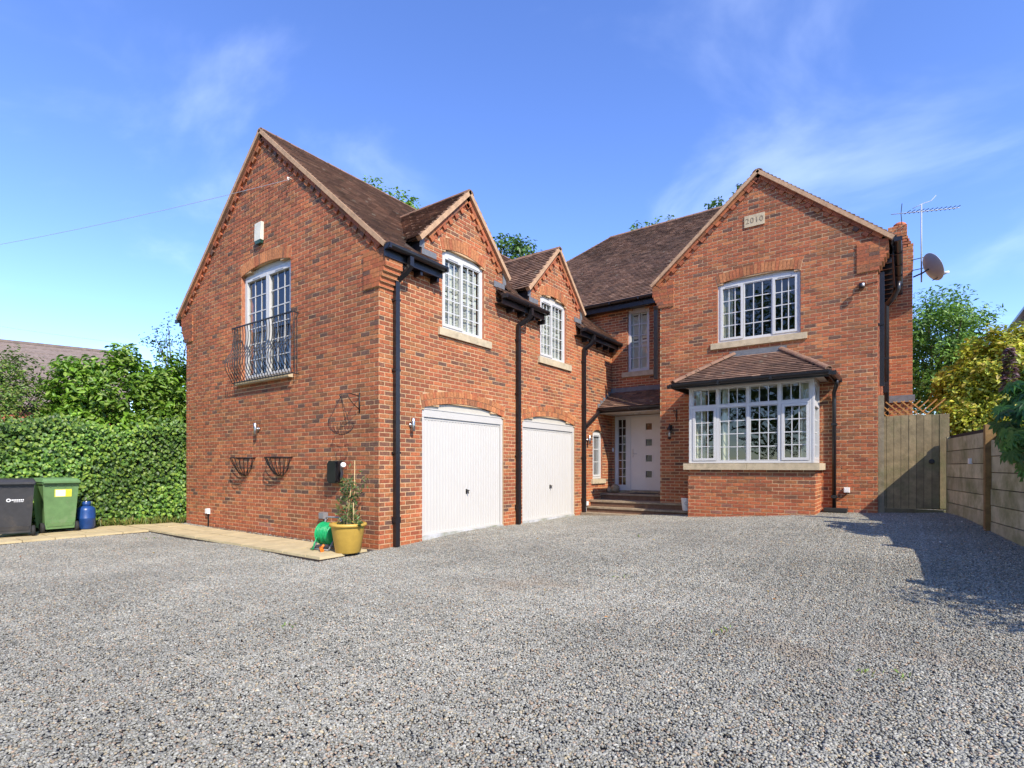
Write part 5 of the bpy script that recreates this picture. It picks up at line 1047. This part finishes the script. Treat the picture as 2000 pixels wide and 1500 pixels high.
for k, (x_, y_, r_, lab) in enumerate(((.09, 8.16, .085, 'smaller round stone ornament on the top step left of the door'), (.235, 8.22, .125, 'larger round stone ornament on the top step beside the side light'))):
    b = MB(); b.lathe((0, 0, 0), [(r_ * .55, 0), (r_ * .9, r_ * .35), (r_, r_ * .9), (r_ * .92, r_ * 1.35), (r_ * .6, r_ * 1.75), (r_ * .15, r_ * 1.9), (0, r_ * 1.88)], 18); o = b.build('stone_ornament', mat('ornament_stone', (.27, .21, .13), .95, .35, 12, .8, 40) if k == 0 else MATS['ornament_stone']); o.location = (x_, y_, .592); tag(o, lab, 'ornament', 'round stone ornaments')
b = MB(); b.box(.75, 1.45, 8.0, 8.3, .592, .605); dm = b.build('door_mat', M_RUB); tag(dm, 'dark flat mat on the top step in front of the white door', 'mat')
cam_ = thing('security_camera', 'small black and white security light high on the right gable', 'camera', (6.10, 7.29, 4.96)); b = MB(); b.box(-.05, .05, -.05, 0, -.02, .08); b.tube([(0, -.04, .03), (0, -.11, .02)], .014, 8); b.build('mount', M_BLACK, cam_); b = MB(); b.lathe((0, -.13, -.06), [(.035, 0), (.05, .02), (.05, .09), (.03, .11)], 14); b.build('lens_housing', M_BLACK, cam_); b = MB(); b.lathe((.03, -.17, -.03), [(.022, 0), (.022, .06)], 10); b.build('sensor', M_WPL, cam_); b = MB(); b.tube([(.05, -.01, .04), (.28, -.006, .06)], .006, 5); b.build('cable', M_BLACK, cam_)
# dish and aerial by the chimney
di = thing('satellite_dish', 'grey satellite dish fixed to the side of the chimney', 'satellite dish', (7.02, 11.45, 6.15)); dn_ = Vector((.80, .35, .42)).normalized(); cdish = Vector((.33, -.2, .12))
b = MB(); b.lathe(cdish, [(0.0, -.07), (.15, -.055), (.27, -.02), (.36, .03), (.365, .036), (.355, .036), (.26, -.008), (.14, -.042), (0.0, -.056)], 30, ax=dn_); b.build('reflector', M_DISH, di)
b = MB(); b.tube([(-.03, .05, .03), (.15, -.1, .05), cdish - dn_ * .06], .02, 8); b.build('mount_arm', M_IRON, di); b = MB(); e_ = cdish + dn_ * .36 + Vector((.04, 0, -.30)); b.tube([cdish - Vector((0, 0, .33)) + dn_ * .02, e_], .012, 6); b.build('feed_arm', M_IRON, di); b = MB(); b.tube([e_, e_ - dn_ * .12 + Vector((0, 0, .04))], .03, 10); b.build('receiver', M_LABEL, di)
ae = thing('tv_aerial', 'television aerial on a tall mast beside the chimney', 'aerial', (7.15, 11.45, 6.0)); b = MB(); b.tube([(0, 0, 0), (0, 0, 1.98)], .016, 8); b.build('mast', M_DISH, ae)
for z in (.35, .62): b = MB(); b.tube([(-.2, .05, z), (.06, 0, z)], .01, 6); b.build('bracket', M_IRON, ae)
ad_ = Vector((.80, .587, .10)).normalized(); sdv = Vector((-.587, .81, 0)); o0 = Vector((-.62, -.45, 1.72)); b = MB(); b.tube([o0, o0 + ad_ * 1.75], .010, 6); b.build('boom', M_DISH, ae)
for k in range(12): p_ = o0 + ad_ * (.42 + .115 * k); b = MB(); b.tube([p_ - sdv * .11 + Vector((0, 0, .015)), p_ + sdv * .11 + Vector((0, 0, .015))], .006, 4); b.build('element', M_IRON, ae)
for sg in (-1, 1): p_ = o0 + ad_ * .25; b = MB(); b.tube([p_, p_ + Vector((.05, .03, sg * .27)) + sdv * .05], .009, 5); b.build('reflector_rod', M_IRON, ae)
b = MB(); b.tube([(-.18, -.1, 1.88), (0, 0, 1.98), (.2, .13, 2.06), (.3, .2, 2.2)], .009, 6); b.build('support_arm', M_DISH, ae)
# overhead wires
w1 = MB(); a, q = Vector((-2.42, -.03, 6.66)), Vector((-26, -6.5, 7.9)); w1.tube([a.lerp(q, t) - Vector((0, 0, 1.6 * t * (1 - t))) for t in [i / 16 for i in range(17)]], .0045, 5); o = w1.build('overhead_wire', M_DISH); tag(o, 'thin overhead cable running from the left gable across the sky', 'cable')
b = MB(); b.tube([(-2.42, -.012, 6.66), (-2.42, -.10, 6.66), (-2.40, -.10, 6.60)], .012, 6); o = b.build('cable_hook', M_LABEL); tag(o, 'pale hook anchoring the overhead cable high on the left gable', 'hook')
w2 = MB(); a, q = Vector((-11.5, 2.3, 5.0)), Vector((-30, -4, 8.6)); w2.tube([a.lerp(q, t) - Vector((0, 0, .8 * t * (1 - t))) for t in [i / 12 for i in range(13)]], .005, 5); o = w2.build('overhead_wire', M_DISH); tag(o, 'lower overhead cable above the hedge on the left', 'cable')
# scattered bits on the ground
def gp(n, xr, yr): x = nr.uniform(*xr, n); y = nr.uniform(*yr, n); return np.stack([x, y, np.array([gz(a, c) for a, c in zip(x, y)])], 1)
p = np.concatenate([gp(170, (-5, 8), (-4.8, 6)), gp(160, (6.0, 8.2), (2.2, 6.6))]); p[:, 2] += .012; n = len(p); lt = np.concatenate([tints([(.42, .17, .03), (.34, .22, .07), (.25, .12, .04), (.40, .27, .05)], 170), tints([(.55, .47, .36), (.50, .33, .2), (.62, .58, .5)], 160)])
o = leaves('fallen_leaves', p, np.array([0, 0, 1.]) + unit(n) * .4, unit(n), nr.uniform(.025, .055, n), nr.uniform(.014, .03, n), lt); tag(o, 'scattered fallen leaves and petals lying on the gravel', 'leaves')
x = nr.uniform(-5.2, -.9, 150); pb = np.stack([x, nr.normal(-.10, .05, 150), np.full(150, .0)], 1); pb[:, 2] = .008; o = bpy.data.objects.new('edge_pebbles', stones('edge_pebbles', pb, nr.uniform(.008, .018, 150))); COL.objects.link(o); o['kind'] = 'stuff'; tag(o, 'pale pebbles lining the joint between path and gable wall', 'pebbles')

wd2 = [(4.1, .2, 0), (5.6, -1.2, 0), (6.6, -1.5, 0), (6.75, -1.45, 0), (3.2, 2.8, .15), (-4.6, -1.5, 0), (2.6, -3.2, 0)]
weeds('weed_sprig', 'tiny green weeds sprouting through the gravel', 'weeds', [(a, b_, gz(a, b_) - .02) for a, b_, _ in wd2], .06, 7, [(.16, .26, .04), (.22, .28, .05)], .9)
